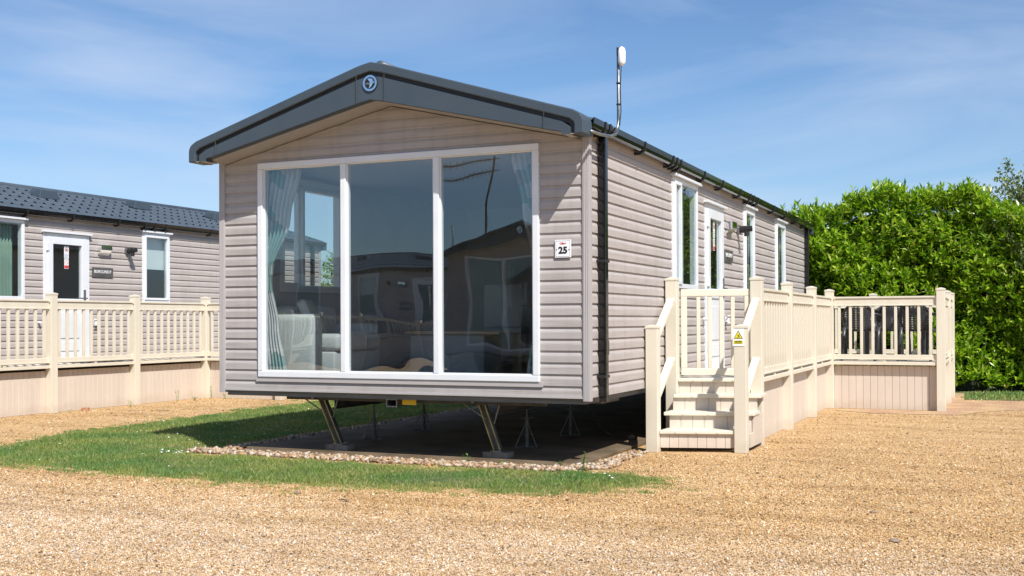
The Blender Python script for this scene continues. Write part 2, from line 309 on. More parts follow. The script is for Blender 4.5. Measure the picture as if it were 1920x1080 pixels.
def make_caravan():
    root = empty('static_caravan')
    # ---- walls
    mb = MB(); clad(mb, W, [FW], gable_top, lambda u, o, z: (u, -o, z)); mb.build('front_wall', M['side_front'], root)
    mb = MB(); clad(mb, LEN, list(SW.values()), eave_top(LEN), lambda u, o, z: (W+o, u, z), ZE); mb.build('side_wall', M['side_side'], root)
    mb = MB(); clad(mb, LEN, [LW], eave_top(LEN), lambda u, o, z: (-o, u, z), ZE); mb.build('side_wall', M['side_side'], root)
    mb = MB(); clad(mb, W, [], gable_top, lambda u, o, z: (u, LEN+o, z)); mb.build('rear_wall', M['side_front'], root)
    # inner lining, with the same openings
    def lining(u0, u1, z0, z1, ops, P, name='inner_wall'):
        us = sorted({u0, u1} | {u for o in ops for u in o[:2]}); zs = sorted({z0, z1} | {z for o in ops for z in o[2:4]}); mb = MB()
        for a, b in zip(us[:-1], us[1:]):
            for c, d in zip(zs[:-1], zs[1:]):
                if any(o[0] <= (a+b)/2 <= o[1] and o[2] <= (c+d)/2 <= o[3] for o in ops): continue
                mb.quad(P(a, c), P(b, c), P(b, d), P(a, d))
        for o in ops:      # reveals
            for (a, c, b, d) in ((o[0],o[2],o[1],o[2]),(o[1],o[2],o[1],o[3]),(o[1],o[3],o[0],o[3]),(o[0],o[3],o[0],o[2])):
                mb.quad(P(a, c), P(b, d), P(b, d, 1), P(a, c, 1))
        return mb.build(name, M['wallin'], root)
    lining(.06, W-.06, .70, 2.76, [FW], lambda u, z, e=0: (u, .07 if not e else .0, z))
    lining(.06, LEN-.06, .70, 2.76, list(SW.values()), lambda u, z, e=0: (W-.07 if not e else W, u, z))
    lining(.06, LEN-.06, .70, 2.76, [LW], lambda u, z, e=0: (.07 if not e else 0, u, z))
    mb = MB(); mb.box(.06, W-.06, 5.15, 5.2, .70, 2.76); mb.build('partition', M['wallin'], root)
    mb = MB(); mb.box(.05, W-.05, .05, LEN-.05, 2.765, 2.79); mb.build('ceiling', M['ceiling'], root)
    mb = MB(); mb.box(.02, W-.02, .02, LEN-.02, .62, .70); mb.build('floor', M['floorin'], root)
    mb = MB(); mb.box(.035, W-.035, .012, LEN-.01, .548, .619); mb.build('underfloor', M['board_under'], root)
    # ---- corner trims
    for x0, x1, y0, y1 in ((W-.032, W+.03, -.030, .03), (-.03, .032, -.030, .03), (W-.032, W+.03, LEN-.03, LEN+.03), (-.03, .032, LEN-.03, LEN+.03)):
        t = MB().box(x0, x1, y0, y1, .575, ZE if y0 < 0 else ZE)
        if y0 < 0:      # fluted face
            for k in range(3): t.box(x0+.010+k*.016, x0+.018+k*.016, y0-.003, y0+.001, .576, ZE-.09)
        t.build('corner_trim', M['trim'], root, bevel=.004)
    MB().box(.035, W-.035, -.026, .0, .596, .612).build('base_trim', M['trim'], root)
    # ---- chassis
    mb = MB()
    for x in (.88, 2.60):
        mb.box(x-.03, x+.03, .55, LEN-.4, .40, .41); mb.box(x-.03, x+.03, .55, LEN-.4, .536, .546); mb.box(x-.005, x+.005, .55, LEN-.4, .41, .536)
    for y in (1.2, 2.4, 4.0, 5.6, 7.2, 9.5): mb.box(.4, 3.26, y-.02, y+.02, .47, .545)
    mb.box(.5, 3.16, .30, .36, .50, .546)
    chs = mb.build('chassis', M['chassis'], root)
    MB().tube([(.55,5.4,.36),(3.11,5.4,.36)], .03, 8).build('axle', M['chassis'], chs)
    for x in (.55, 3.11):
        MB().tube([(x-.09,5.4,.36),(x-.08,5.4,.36),(x+.08,5.4,.36),(x+.09,5.4,.36)], [.26,.315,.315,.26], 28).build('wheel', M['black'], root, smooth=False)
        MB().tube([(x-.095,5.4,.36),(x+.095,5.4,.36)], .16, 20).build('wheel_rim', M['galv'], root)
    MB().tube([(2.1,1.1,.47),(2.1,7.5,.43),(3.3,7.7,.40),(3.3,7.7,.05)], .05, 10).build('waste_pipe', M['board_under'], root, smooth=True)
    MB().tube([(1.4,.6,.50),(1.45,2.0,.44),(1.38,3.6,.50),(1.5,5.0,.45)], .018, 6).build('water_pipe', M['black'], root, smooth=True)
    h = MB().box(1.73, 1.74, .06, .36, .475, .547).box(1.83, 1.84, .06, .36, .475, .547).box(1.74, 1.83, .06, .36, .475, .484).box(1.74, 1.83, .06, .36, .537, .547).build('hitch_socket', M['galv'], root)
    MB().box(1.87, 2.01, .10, .105, .495, .540).build('tag', M['yellow'], h)
    sbx = MB().box(3.05, 3.45, .95, 1.45, .485, .545).build('service_box', M['board_under'], root, bevel=.004); MB().box(3.12, 3.30, .944, .949, .50, .53).build('tag', M['yellow'], sbx)
    # ---- corner steadies
    for xt, xb in ((.86, 1.06), (2.53, 2.69)):
        s = MB()
        s.bar((xt-.018, .325, .53), (xb-.018, .325, .095), .042, .008); s.bar((xt+.034, .325, .53), (xb+.034, .325, .095), .008, .008); 
        for q in (.12, .22, .62): c_ = Vector((xt-.018+(xb-xt)*q, .3205, .53-.435*q)); s.tube([c_, c_+Vector((0,-.002,0))], .007, 8)
        st = s.build('corner_steady', M['zinc'], root, bevel=.002); MB().bar((xt+.006, .362, .53), (xb+.006, .362, .095), .060, .045).build('steady_channel_shade', M['chassis'], st)  # dark bar paints the shade inside the open zinc channel
        b = MB().tube([(xt-.17,.33,.535),(xt-.16,.33,.50),(xt+.06,.33,.37)], .007).tube([(xt+.20,.36,.535),(xt+.17,.36,.50),(xt+.12,.36,.33)], .007).tube([(xt-.18,.35,.54),(xt+.24,.35,.54)], .009)
        b.build('brace_rod', M['galv'], st)
        MB().box(xt-.06, xt+.02, .30, .34, .515, .545).tube([(xt-.05,.27,.525),(xt-.05,.33,.525)], .014).build('bracket', M['galv'], st)
        m1 = Vector((xt-.018+(xb-xt)*.32, .3195, .53-.435*.32)); m2 = Vector((xt-.018+(xb-xt)*.55, .3195, .53-.435*.55))
        MB().bar(m1, m2, .030, .003).build('warning_label', M['yellow'], st)
        MB().box(xb-.055, xb+.055, .31, .41, .085, .095).build('foot_plate', M['galv'], st)
    # ---- roof
    ys = np.arange(-.20, LEN+.06, .0225); ny = len(ys)
    ph = (ys/.18) % 1.0; hump = np.clip(np.cos((ph-.5)*2*np.pi)*1.0, 0, 1)**.8
    rows = []; nc = 6
    for c in range(nc):
        for t in (0, .35, .7, 1.0): rows.append(((c+t)/nc, t))
    for sgn in (1, -1):
        V = []
        for s_, t in rows:
            x = W/2+sgn*(.02+s_*1.90); z = 3.455-s_*.605-.004+.010*hump+t*(.004+.016*hump)
            V.append(np.stack([np.full(ny, x), ys, z], 1))
        V = np.concatenate(V); F = []
        for r in range(len(rows)-1):
            i = np.arange(ny-1)+r*ny; q = np.stack([i, i+ny, i+ny+1, i+1], 1); q = q if sgn > 0 else q[:, ::-1]
            if r % 4 == 3: q = q[hump[:-1] < .25]
            F.append(q)
        link('roof_slope', tri_mesh('roof_slope', V, np.concatenate(F)), M['tile'], root)
        MB().prism([(W/2+sgn*.0, 3.432), (W/2+sgn*1.92, 2.828), (W/2+sgn*1.92, 2.815), (W/2+sgn*.0, 3.40)], -.30, LEN+.05).build('roof_deck', M['black'], root)
    MB().tube([(W/2, -.20, 3.447), (W/2, LEN+.05, 3.447)], .055, 12).build('ridge_cap', M['tile'], root, smooth=True)
    for yv, xs in ((4.95, 1.83+.75), (7.2, 1.83+.62), (9.2, 1.83+.75)):
        zz = 3.47-(xs-1.85)/1.92*.6
        v = MB().hexa([(xs-.20,yv-.17,zz+.05),(xs+.10,yv-.21,zz-.04),(xs+.10,yv+.21,zz-.04),(xs-.20,yv+.17,zz+.05)], [(xs-.14,yv-.12,zz+.14),(xs+.08,yv-.17,zz+.10),(xs+.08,yv+.17,zz+.10),(xs-.14,yv+.12,zz+.14)])
        v.build('roof_vent', M['anthracite'], root, bevel=.01)
    # ---- bargeboards front and rear
    TS = .305; apex = 3.467; XH = 1.935
    def outline(off):      # upper polyline, right half, offset inwards
        x1 = XH-off; y = lambda x: apex-off*1.045-TS*x
        pts = [(0, y(0)-.012), (.10, y(.10)-.002), (.14, y(.14))]
        r = max(.085-off*.6, .012)
        xc = x1-r
        pts += [(xc, y(xc))]
        ze = y(xc)
        for a in (70, 50, 30, 10, 0): pts.append((xc+r*math.cos(R(a))*1.0, ze-r+r*math.sin(R(a))-.012))
        pts.append((x1, 2.708))
        return pts
    def full(pts): return [(W/2-x, z) for x, z in reversed(pts)]+[(W/2+x, z) for x, z in pts[1:]]
    def band(oa, ob, y0, y1):
        mb = MB(); A, B = full(outline(oa)), full(outline(ob)); k = len(A)
        n = len(mb.v); mb.v += [(x,y0,z) for x, z in A]+[(x,y0,z) for x, z in B]+[(x,y1,z) for x, z in A]+[(x,y1,z) for x, z in B]
        for i in range(k-1):
            mb.f += [(n+i, n+k+i, n+k+i+1, n+i+1), (n+i, n+i+1, n+2*k+i+1, n+2*k+i), (n+k+i, n+3*k+i, n+3*k+i+1, n+k+i+1), (n+2*k+i, n+2*k+i+1, n+3*k+i+1, n+3*k+i)]
        mb.f += [(n, n+2*k, n+3*k, n+k), (n+k-1, n+2*k-1, n+4*k-1, n+3*k-1)]
        return mb
    for yf, yb, sg in ((-.375, -.165, 1), (LEN+.13, LEN+.02, -1)):
        bb = band(0, .078, yf, yb).build('bargeboard', M['anthracite'], root, bevel=.010)
        band(.078, .112, yf+.03*sg, yb).build('recess', M['groove'], bb)
        # lower fascia: between inner outline and the tapering bottom edge
        A = outline(.112); mb = MB()
        def lower(x):
            if x <= 1.745: return 3.142-.232*x-(.006 if x < .1 else 0)
            return 2.712
        xs = [0,.1,.14,.6,1.2,1.63,1.745,1.75,A[-1][0]]
        def upper(x):
            for (a, za), (b, zb) in zip(A[:-1], A[1:]):
                if a <= x <= b and b > a: return za+(zb-za)*(x-a)/(b-a)
            return A[-3][1]
        for s2 in (1, -1):
            for a, b in zip(xs[:-1], xs[1:]):
                P = [(W/2+s2*a, lower(a)), (W/2+s2*b, lower(b) if b != 1.75 else 2.712), (W/2+s2*b, max(upper(b), 2.75)), (W/2+s2*a, upper(a))]
                if s2 < 0: P = P[::-1]
                mb.prism(P, yf+.012*sg, yf+.10*sg)
        mb.build('fascia', M['anthracite'], bb, bevel=0)
        for s2 in (-.135, .14, -1.63, 1.60):
            x = W/2+s2; MB().box(x-.0014, x+.0014, yf-.0015*sg if sg > 0 else yf, yf+.003*sg if sg > 0 else yf+.0015, lower(abs(s2))+.004, apex-TS*abs(s2)-.01).build('joint_line', M['chassis'], bb)
    # end cap undersides
    for s2 in (1, -1):
        a, b = sorted((W/2+s2*1.76, W/2+s2*1.925)); MB().box(a, b, -.36, -.18, 2.711, 2.716).build('cap_underside', M['trim'], root)
    # soffit under the front overhang
    mb = MB()
    for s2 in (1, -1):
        for x in (0,):
            P = [(W/2, 3.142), (W/2+s2*1.80, 3.142-.232*1.80), (W/2+s2*1.80, 3.142-.232*1.80+.014), (W/2, 3.156)]
            mb.prism(P if s2 > 0 else P[::-1], -.27, .02)
    mb.build('soffit', M['trim'], root)
    # side soffits
    MB().box(W+.0, W+.075, .05, LEN, 2.80, 2.812).build('soffit', M['board_under'], root)
    MB().box(-.075, 0, .05, LEN, 2.80, 2.812).build('soffit', M['board_under'], root)
    # emblem: chrome ring with a flying bird
    zc, ye = 3.272, -.366; em = MB()
    n = 40; r0, r1 = .051, .069
    base = MB().tube([(W/2, ye+.002, zc), (W/2, ye-.006, zc)], .073, 32).build('emblem', M['ink'], root, label='round chrome badge with a flying swallow')
    for i in range(n):
        a, b = 2*math.pi*i/n, 2*math.pi*(i+1)/n; c = lambda r, t, y: (W/2+r*math.cos(t), y, zc+r*math.sin(t)*1.0)
        em.quad(c(r0,a,ye-.009), c(r0,b,ye-.009), c(r1,b,ye-.009), c(r1,a,ye-.009)); em.quad(c(r1,a,ye-.009), c(r1,b,ye-.009), c(r1,b,ye), c(r1,a,ye)); em.quad(c(r0,b,ye-.009), c(r0,a,ye-.009), c(r0,a,ye), c(r0,b,ye))
    em.build('ring', M['chrome'], base)
    bird = [(-.046,.004),(-.015,.002),(0,.004),(.004,.014),(-.008,.030),(-.022,.036),(.012,.036),(.026,.026),(.030,.014),(.046,.000),(.030,-.006),(.022,-.010),(.010,-.028),(-.010,-.044),(-.002,-.022),(-.004,-.010),(-.024,-.006),(-.042,-.010),(-.026,-.001)]
    bird = [(x*1.12, z*1.12) for x, z in bird]; bm = MB(); k = len(bird); ce = (W/2+.010, ye-.011, zc)
    bm.v = [ce]+[(W/2+x, ye-.009, zc+z) for x, z in bird]; bm.f = [(0, 1+(i+1) % k, 1+i) for i in range(k)]
    bm.build('bird', M['chrome'], base)
    # ---- gutters with brackets, downpipes
    for s2 in (1, -1):
        gx = W+.02 if s2 > 0 else -.02
        X = lambda d: gx+s2*d
        g = MB().prism([(X(.0),2.862),(X(.006),2.80),(X(.025),2.782),(X(.065),2.780),(X(.088),2.792),(X(.098),2.82),(X(.102),2.868),(X(.095),2.868),(X(.088),2.82),(X(.06),2.795),(X(.02),2.80),(X(.008),2.862)][::(1 if s2 < 0 else -1)], -.16, LEN+.1)
        go = g.build('gutter', M['black_gloss'], root)
        for y in (.12, .24, 1.24, 2.20, 2.345, 2.49, 3.48, 4.35, 5.3, 5.9, 6.12, 6.38, 7.54, 8.48, 9.45, 10.3):
            MB().box(min(X(-.01),X(.06)), max(X(-.01),X(.06)), y-.016, y+.016, 2.755, 2.778).prism([(X(.05),2.76),(X(.09),2.775),(X(.108),2.82),(X(.110),2.872),(X(.101),2.872),(X(.099),2.82),(X(.085),2.785),(X(.05),2.770)][::(1 if s2 < 0 else -1)], y-.014, y+.014).build('gutter_bracket', M['black'], go)
        for y in ((.20, LEN-.35) if s2 > 0 else (LEN-.35,)):
            x0, x1 = sorted((X(.005), X(.070)))
            d = MB().box(x0, x1, y, y+.066, .56, 2.785).build('downpipe', M['black_gloss'], root, bevel=.006)
            MB().box(x0-.004, x1+.004, y-.004, y+.070, .95, 1.07).build('socket', M['black_gloss'], d, bevel=.003)
            for z in (.76, 1.72): MB().box(x0-.008, x1+.006, y-.03, y+.078, z, z+.022).build('pipe_clip', M['black'], d)
    # ---- big front window
    y0, y1 = -.040, .055; a, b, c, d = FW; f = .052
    w = MB().box(a-.004, b+.004, y0, y1, c-.004, c+f).box(a-.004, b+.004, y0, y1, d-f, d+.004).box(a-.004, a+f, y0, y1, c+f, d-f).box(b-f, b+.004, y0, y1, c+f, d-f)
    wo = w.build('window', M['upvc'], root, bevel=.006)
    for x in (1.345, 2.285): MB().box(x-.028, x+.028, y0+.003, y1, c+f, d-f).build('mullion', M['upvc'], wo, bevel=.006)
    MB().box(a-.03, b+.03, -.030, -.0, c-.045, c-.005).build('sill', M['trim'], wo)
    for p, q in ((a+f, 1.317), (1.373, 2.257), (2.313, b-f)):
        MB().box(p, p+.012, -.018, .03, c+f, d-f).box(q-.012, q, -.018, .03, c+f, d-f).box(p+.012, q-.012, -.018, .03, c+f, c+f+.010).box(p+.012, q-.012, -.018, .03, d-f-.010, d-f).build('bead', M['upvc'], wo)
        MB().quad((p,.0,c+f),(q,.0,c+f),(q,.0,d-f),(p,.0,d-f)).build('pane', M['glass'], wo)
    # ---- side windows
    def side_window(X, s2, ya, yb, za, zb, mull=None, sash=()):
        xs = lambda p, q: (min(X+s2*p, X+s2*q), max(X+s2*p, X+s2*q))
        f = .045; x0, x1 = xs(-.05, .035)
        w = MB().box(x0,x1,ya-.004,yb+.004,za-.004,za+f).box(x0,x1,ya-.004,yb+.004,zb-f,zb+.004).box(x0,x1,ya-.004,ya+f,za+f,zb-f).box(x0,x1,yb-f,yb+.004,za+f,zb-f).build('window', M['upvc'], root, bevel=.004)
        u, v = xs(.0, .075); MB().box(u, v, ya-.035, yb+.035, zb+.006, zb+.034).build('drip_cap', M['upvc'], w, bevel=.003)
        cells = [(ya+f, yb-f)]
        if mull: cells = [(ya+f, mull-.02), (mull+.02, yb-f)]; MB().box(x0+.001*0, x1-.002, mull-.02, mull+.02, za+f, zb-f).build('mullion', M['upvc'], w, bevel=.003)
        for i, (p, q) in enumerate(cells):
            if i in sash:
                u, v = xs(-.01, .048); g = .026
                MB().box(u,v,p-.01,q+.01,za+f-.01,za+f+g).box(u,v,p-.01,q+.01,zb-f-g,zb-f+.01).box(u,v,p-.01,p+g,za+f+g,zb-f-g).box(u,v,q-g,q+.01,za+f+g,zb-f-g).build('sash', M['upvc'], w, bevel=.003)
            xx = X+s2*.018; MB().quad((xx,p,za+f),(xx,q,za+f),(xx,q,zb-f),(xx,p,zb-f)).build('pane', M['glass_side'], w)
        return w
    side_window(W, 1, *SW['w1'], mull=2.80, sash=(0,)); side_window(W, 1, *SW['w2'], sash=(0,)); side_window(W, 1, *SW['w3'], sash=(0,))
    side_window(0, -1, *LW, mull=1.27, sash=(0,))
    # inner window casings of the left window
    MB().box(.071, .10, LW[0]-.05, LW[1]+.05, LW[3], LW[3]+.06).box(.071, .10, LW[1], LW[1]+.05, LW[2], LW[3]).box(.071, .10, LW[0]-.05, LW[0], LW[2], LW[3]).box(.071, .12, LW[0]-.05, LW[1]+.05, LW[2]-.03, LW[2]).build('window_casing', M['upvc'], root)
    # blinds and curtains behind the side windows
    def drape(x, ya, yb, za, zb, m, name, amp=.02, n=60, k=38):
        V = []; F = []
        for i in range(n+1):
            y = ya+(yb-ya)*i/n
            for z in (za, zb): V.append((x+amp*math.sin(i/n*(yb-ya)*k*3), y, z))
        for i in range(n): F.append((2*i, 2*i+2, 2*i+3, 2*i+1))
        mb = MB(); mb.v = V; mb.f = F; return mb.build(name, m, root, smooth=True)
    drape(W-.12, 3.20, 3.42, 1.45, 2.72, M['greencloth'], 'curtain'); drape(W-.12, 2.48, 2.66, 1.45, 2.72, M['greencloth'], 'curtain')
    MB().box(W-.085, W-.08, 5.93, 6.55, 2.12, 2.70).build('roller_blind', M['sheer'], root)
    MB().box(W-.085, W-.08, 8.13, 8.85, 2.3, 2.70).build('roller_blind', M['sheer'], root)
    # ---- door
    a, b, c, d = SW['door']; f = .05
    dr = MB().box(W-.05,W+.035,a-.004,a+f,c,d).box(W-.05,W+.035,b-f,b+.004,c,d).box(W-.05,W+.035,a+f,b-f,d-f,d+.0).build('door_frame', M['upvc'], root, bevel=.004)
    MB().box(W+.0, W+.075, a-.035, b+.035, d+.004, d+.032).build('drip_cap', M['upvc'], dr, bevel=.003)
    MB().box(W-.02, W+.06, a+.03, b-.03, c-.012, c+.02).build('threshold', M['galv'], dr)
    g = .105; p, q = a+f+.004, b-f-.004
    do = MB().box(W-.02,W+.048,p,p+g,c+.025,d-f-.004).box(W-.02,W+.048,q-g,q,c+.025,d-f-.004).box(W-.02,W+.048,p+g,q-g,c+.025,c+.16).box(W-.02,W+.048,p+g,q-g,d-f-.11,d-f-.004).box(W-.02,W+.048,p+g,q-g,1.49,1.60).build('door', M['upvc'], root, bevel=.005)
    MB().box(W-.01,W+.034,p+g,q-g,c+.16,1.49).build('panel', M['upvc'], do)
    for z0, z1 in ((c+.20, .96), (1.01, 1.40)):
        MB().box(W+.034,W+.044,p+g+.05,q-g-.05,z0,z1).build('panel', M['upvc'], do, bevel=.008)
    MB().quad((W+.015,p+g,1.60),(W+.015,q-g,1.60),(W+.015,q-g,d-f-.11),(W+.015,p+g,d-f-.11)).build('pane', M['glass_side'], do)
    MB().box(W+.048,W+.058,q-.075,q-.035,1.50,1.74).box(W+.085,W+.10,q-.20,q-.04,1.60,1.62).box(W+.055,W+.09,q-.065,q-.045,1.60,1.62).build('handle', M['galv'], do)
    for z in (.90, 1.62, 2.30): MB().box(W+.035,W+.062,a+.03,a+.075,z,z+.11).build('hinge', M['upvc'], do, bevel=.004)
    # stickers inside the door glass
    X = W+.018; yc = a+.44
    st = MB().box(X, X+.001, yc-.045, yc+.045, 2.20, 2.385).box(X, X+.001, yc-.042, yc+.042, 2.05, 2.19).build('notice_sticker', M['white'], do, label='white notice with a red barred dog symbol')
    red = MB(); 
    def ringx(cy, cz, r, w_):
        for i in range(20):
            t0, t1 = 2*math.pi*i/20, 2*math.pi*(i+1)/20; P = lambda r_, t: (X+.002, cy+r_*math.cos(t), cz+r_*math.sin(t))
            red.quad(P(r-w_,t0), P(r,t0), P(r,t1), P(r-w_,t1))
        red.quad((X+.002,cy-r*.7,cz+r*.6),(X+.002,cy-r*.6,cz+r*.7),(X+.002,cy+r*.7,cz-r*.6),(X+.002,cy+r*.6,cz-r*.7))
    ringx(yc, 2.33, .036, .007); ringx(yc, 2.145, .032, .006)
    red.box(X+.0015, X+.002, yc-.040, yc+.040, 2.055, 2.10); red.build('red_symbol', M['red'], st)
    MB().box(X+.0021, X+.0025, yc-.016, yc+.018, 2.322, 2.342).box(X+.0021, X+.0025, yc-.020, yc-.012, 2.335, 2.350).box(X+.0021, X+.0025, yc-.014, yc-.008, 2.305, 2.322).box(X+.0021, X+.0025, yc+.010, yc+.016, 2.305, 2.322).build('dog_symbol', M['ink'], st)
    gr = MB()
    for k in range(4): gr.box(X+.0012, X+.0016, yc-.038, yc+.036-.01*(k % 2), 2.215+.017*k, 2.221+.017*k)
    gr.build('small_print', M['navy'], st)
    # door hooks on the wall
    MB().box(W+.02,W+.06,b+.10,b+.16,1.22,1.28).box(W+.06,W+.075,b+.07,b+.16,1.20,1.215).box(W+.06,W+.075,b+.07,b+.16,1.285,1.30).build('door_catch', M['white'], root)
    MB().tube([(W+.02,a-.10,1.25),(W+.07,a-.10,1.25)], .018).build('door_stop', M['white'], root)
    # ---- mirror-finish wall light
    ya, yb = 4.93, 5.16
    MB().prism([(W+.018,2.29),(W+.10,2.365),(W+.10,2.44),(W+.018,2.44)], ya, yb).build('wall_light', M['chrome'], root)
    # ---- boiler flue
    fl = MB().tube([(W+.015,5.575,2.385),(W+.05,5.575,2.385)], .062, 20).build('flue', M['galv'], root, smooth=False)
    MB().tube([(W+.05,5.575,2.385),(W+.13,5.575,2.39),(W+.13,5.575,2.39),(W+.20,5.575,2.395)], [.045,.045,.036,.036], 18).tube([(W+.13,5.575,2.30),(W+.13,5.575,2.39)], .03, 12).build('flue_nozzle', M['black'], fl)
    # ---- name plaque
    pl = MB().box(W+.022, W+.030, 4.81, 5.25, 1.945, 2.095).build('name_plaque', M['slate'], root, bevel=.001)
    me = text_mesh('BURGUNDY', .068, .0002, 1.12, .92); me.transform(Matrix.Translation((W+.0308, 5.03, 2.03)) @ Matrix(((0,0,1,0),(1,0,0,0),(0,1,0,0),(0,0,0,1))))
    link('lettering', me, M['white'], pl)
    s = MB()
    for y in (4.835, 5.225):
        for z in (1.965, 2.075): s.tube([(W+.029,y,z),(W+.034,y,z)], .006, 8)
    s.build('screw', M['chrome'], pl); s = MB()
    for k in range(5): s.box(W+.0302, W+.0308, 4.98+.024*k, 4.998+.024*k, 1.968, 1.976)
    s.build('small_print', M['ink'], pl)
    # ---- wifi antenna on a bent pole
    px, py = 3.80, .40
    pts = [(3.77,-.22,2.745),(3.785,.0,2.75),(3.795,.2,2.765),(3.80,.32,2.80),(3.80,.385,2.86),(3.80,.40,2.95),(3.80,.40,3.55)]
    an = MB().tube(pts, .0135, 10).build('antenna_pole', M['galv'], root, smooth=True)
    MB().tube([(3.835,.39,3.385),(3.835,.39,3.40),(3.835,.39,3.42),(3.835,.39,3.51),(3.835,.39,3.535),(3.835,.39,3.548)], [.008,.024,.032,.032,.024,.008], 16).build('antenna_unit', M['white'], an, smooth=True)
    MB().box(3.79,3.81,.385,.41,3.48,3.54).build('antenna_bracket', M['black'], an)
    MB().tube([(3.83,.39,3.39),(3.822,.385,3.2),(3.828,.385,3.0),(3.82,.37,2.88),(3.80,.30,2.80)], .004, 6).tube([(3.80,.40,3.24),(3.80,.40,3.25)], .02).tube([(3.80,.40,3.06),(3.80,.40,3.07)], .02).build('antenna_cable', M['black'], an)
    return root

car = make_caravan()
tag(car, 'nearest taupe caravan with the big three-pane front window and jacks under its raised front', 'caravan', 'static caravans on the park')

# house number on the main caravan only
def number_plate(parent):
    x0, x1, z0, z1 = 3.387, 3.527, 1.757, 1.902
    p = MB().box(x0, x1, -.030, -.022, z0, z1).build('number_plate', M['white'], parent, bevel=.001)
    b = MB(); t = .002; m = .008
    for (a, c, d, e) in ((x0+m,x1-m,z0+m,z0+m+t),(x0+m,x1-m,z1-m-t,z1-m),(x0+m,x0+m+t,z0+m,z1-m),(x1-m-t,x1-m,z0+m,z1-m)): b.box(a, c, -.0312, -.0302, d, e)
    b.build('border', M['navy'], p)
    me = text_mesh('25', .076, .0034, 1.02, 1.04); me.transform(Matrix.Translation(((x0+x1)/2, -.0315, z0+.057)) @ Matrix.Rotation(R(90), 4, 'X')); link('numerals', me, M['ink'], p)
    s = MB()
    for x in (x0+.016, x1-.016): s.tube([(x,-.029,z0+.066),(x,-.034,z0+.066)], .005, 10)
    s.build('screw', M['chrome'], p)
    me = text_mesh('Clifford', .022, .0003, .8, 1.0)
    me.transform(Matrix.Translation(((x0+x1)/2, -.0315, z1-.030)) @ Matrix.Rotation(R(90), 4, 'X') @ Matrix(((1,.3,0,0),(0,1,0,0),(0,0,1,0),(0,0,0,1)))); link('script', me, M['red'], p)
    MB().bar((x0+.040,-.0312,z1-.032),(x0+.046,-.0312,z1-.022),.0008,.003).bar((x1-.050,-.0312,z1-.030),(x1-.040,-.0312,z1-.022),.0008,.003).build('flourish', M['navy'], p)

# ---- the other caravans: copies of the whole tree
others = [((-9.74,-.24,0), 0, 'second caravan on the left with a pantile roof, behind its own cream balustrade'),
          ((-1.3,-14.6,0), 180, 'caravan across the road, its gable mirrored in the right pane of the big window'),
          ((-5.2,-25.6,0), 90, 'long caravan side across the road, mirrored low in the middle pane'),
          ((-17.6,-25.0,0), 90, 'farther long caravan across the road, mirrored in the left pane')]
copies = []
for loc, rz, lab in others:
    c = copy_tree(car); c.location = loc; c.rotation_euler.z = R(rz); c['label'] = lab; copies.append(c)
number_plate(car)

ar = empty('tv_aerial', (-4.3,-15.3,3.0))
MB().tube([(0,0,0),(0,0,1.0),(.06,0,1.6),(.12,0,2.2)], .028, 8).build('pole', M['chassis'], ar)
for z, l in ((1.75, 1.25), (2.12, 1.45)):
    e = MB().bar((-l, 0, z-.12), (.25, 0, z), .03, .03)
    for k in range(12):
        x = -l+.1+k*l/12; zz = z-.12+.12*(x+l)/(l+.25); e.bar((x,-.18,zz), (x,.18,zz), .012, .012).bar((x,0,zz-.09), (x,0,zz+.09), .012, .012)
    e.build('boom', M['chassis'], ar)
tag(ar, 'twin-boom television aerial above the mirrored gable in the right pane', 'aerial')
# ================================================================ DECKING
pm = MB().box(-.0575,.0575,-.0575,.0575,0,1); 
PW = .057
def post(parent, x, y, h):
    m = MB().box(x-PW, x+PW, y-PW, y+PW, 0, h-.035); o = m.build('post', M['cream'], parent, bevel=.005)
    c = PW+.004
    MB().hexa([(x-c,y-c,h-.035),(x+c,y-c,h-.035),(x+c,y+c,h-.035),(x-c,y+c,h-.035)], [(x-c,y-c,h-.014),(x+c,y-c,h-.014),(x+c,y+c,h-.014),(x-c,y+c,h-.014)]).hexa([(x-c,y-c,h-.014),(x+c,y-c,h-.014),(x+c,y+c,h-.014),(x-c,y+c,h-.014)], [(x-.012,y-.012,h),(x+.012,y-.012,h),(x+.012,y+.012,h),(x-.012,y+.012,h)]).build('post_cap', M['cream'], o)
    return o
bal_me = None
def railing(parent, p, q, zd=.66, pitch=.143):
    global bal_me
    p = Vector(p); q = Vector(q); d = (q-p); Lh = d.length; ang = math.atan2(d.y, d.x)
    e = PW+.001; a, b = e, Lh-e
    m = MB().box(a, b, -.022, .022, zd+.775, zd+.865).box(a, b, -.036, .036, zd+.872, zd+.897).box(a, b, -.029, .029, zd+.8655, zd+.8715).box(a, b, -.028, .028, zd+.768, zd+.785)
    lo = MB().box(a, b, -.022, .022, zd+.045, zd+.098).box(a, b, -.030, .030, zd+.028, zd+.046).box(Lh/2-.025, Lh/2+.025, -.02, .02, zd, zd+.03)
    for s in (a, b-.02): m.box(s, s+.02, -.040, .040, zd+.86, zd+.902); lo.box(s, s+.02, -.034, .034, zd+.022, zd+.104)
    r = m.build('railing', M['cream'], parent, bevel=.004, loc=(p.x, p.y, 0)); r.rotation_euler.z = ang; lo.build('lower_rail', M['cream'], r, bevel=.004)
    n = int((b-a)/pitch); off = ((b-a)-(n-1)*((b-a)/n))/2
    for i in range(n):
        x = a+off+i*(b-a)/n
        if bal_me is None:
            o = MB().box(-.019,.019,-.0165,.0165,0,.672).build('baluster', M['cream'], r, bevel=.003); bal_me = o
        else:
            o = bal_me.copy(); C.objects.link(o); o.parent = r
        o.location = (x, 0, zd+.097)
    return r
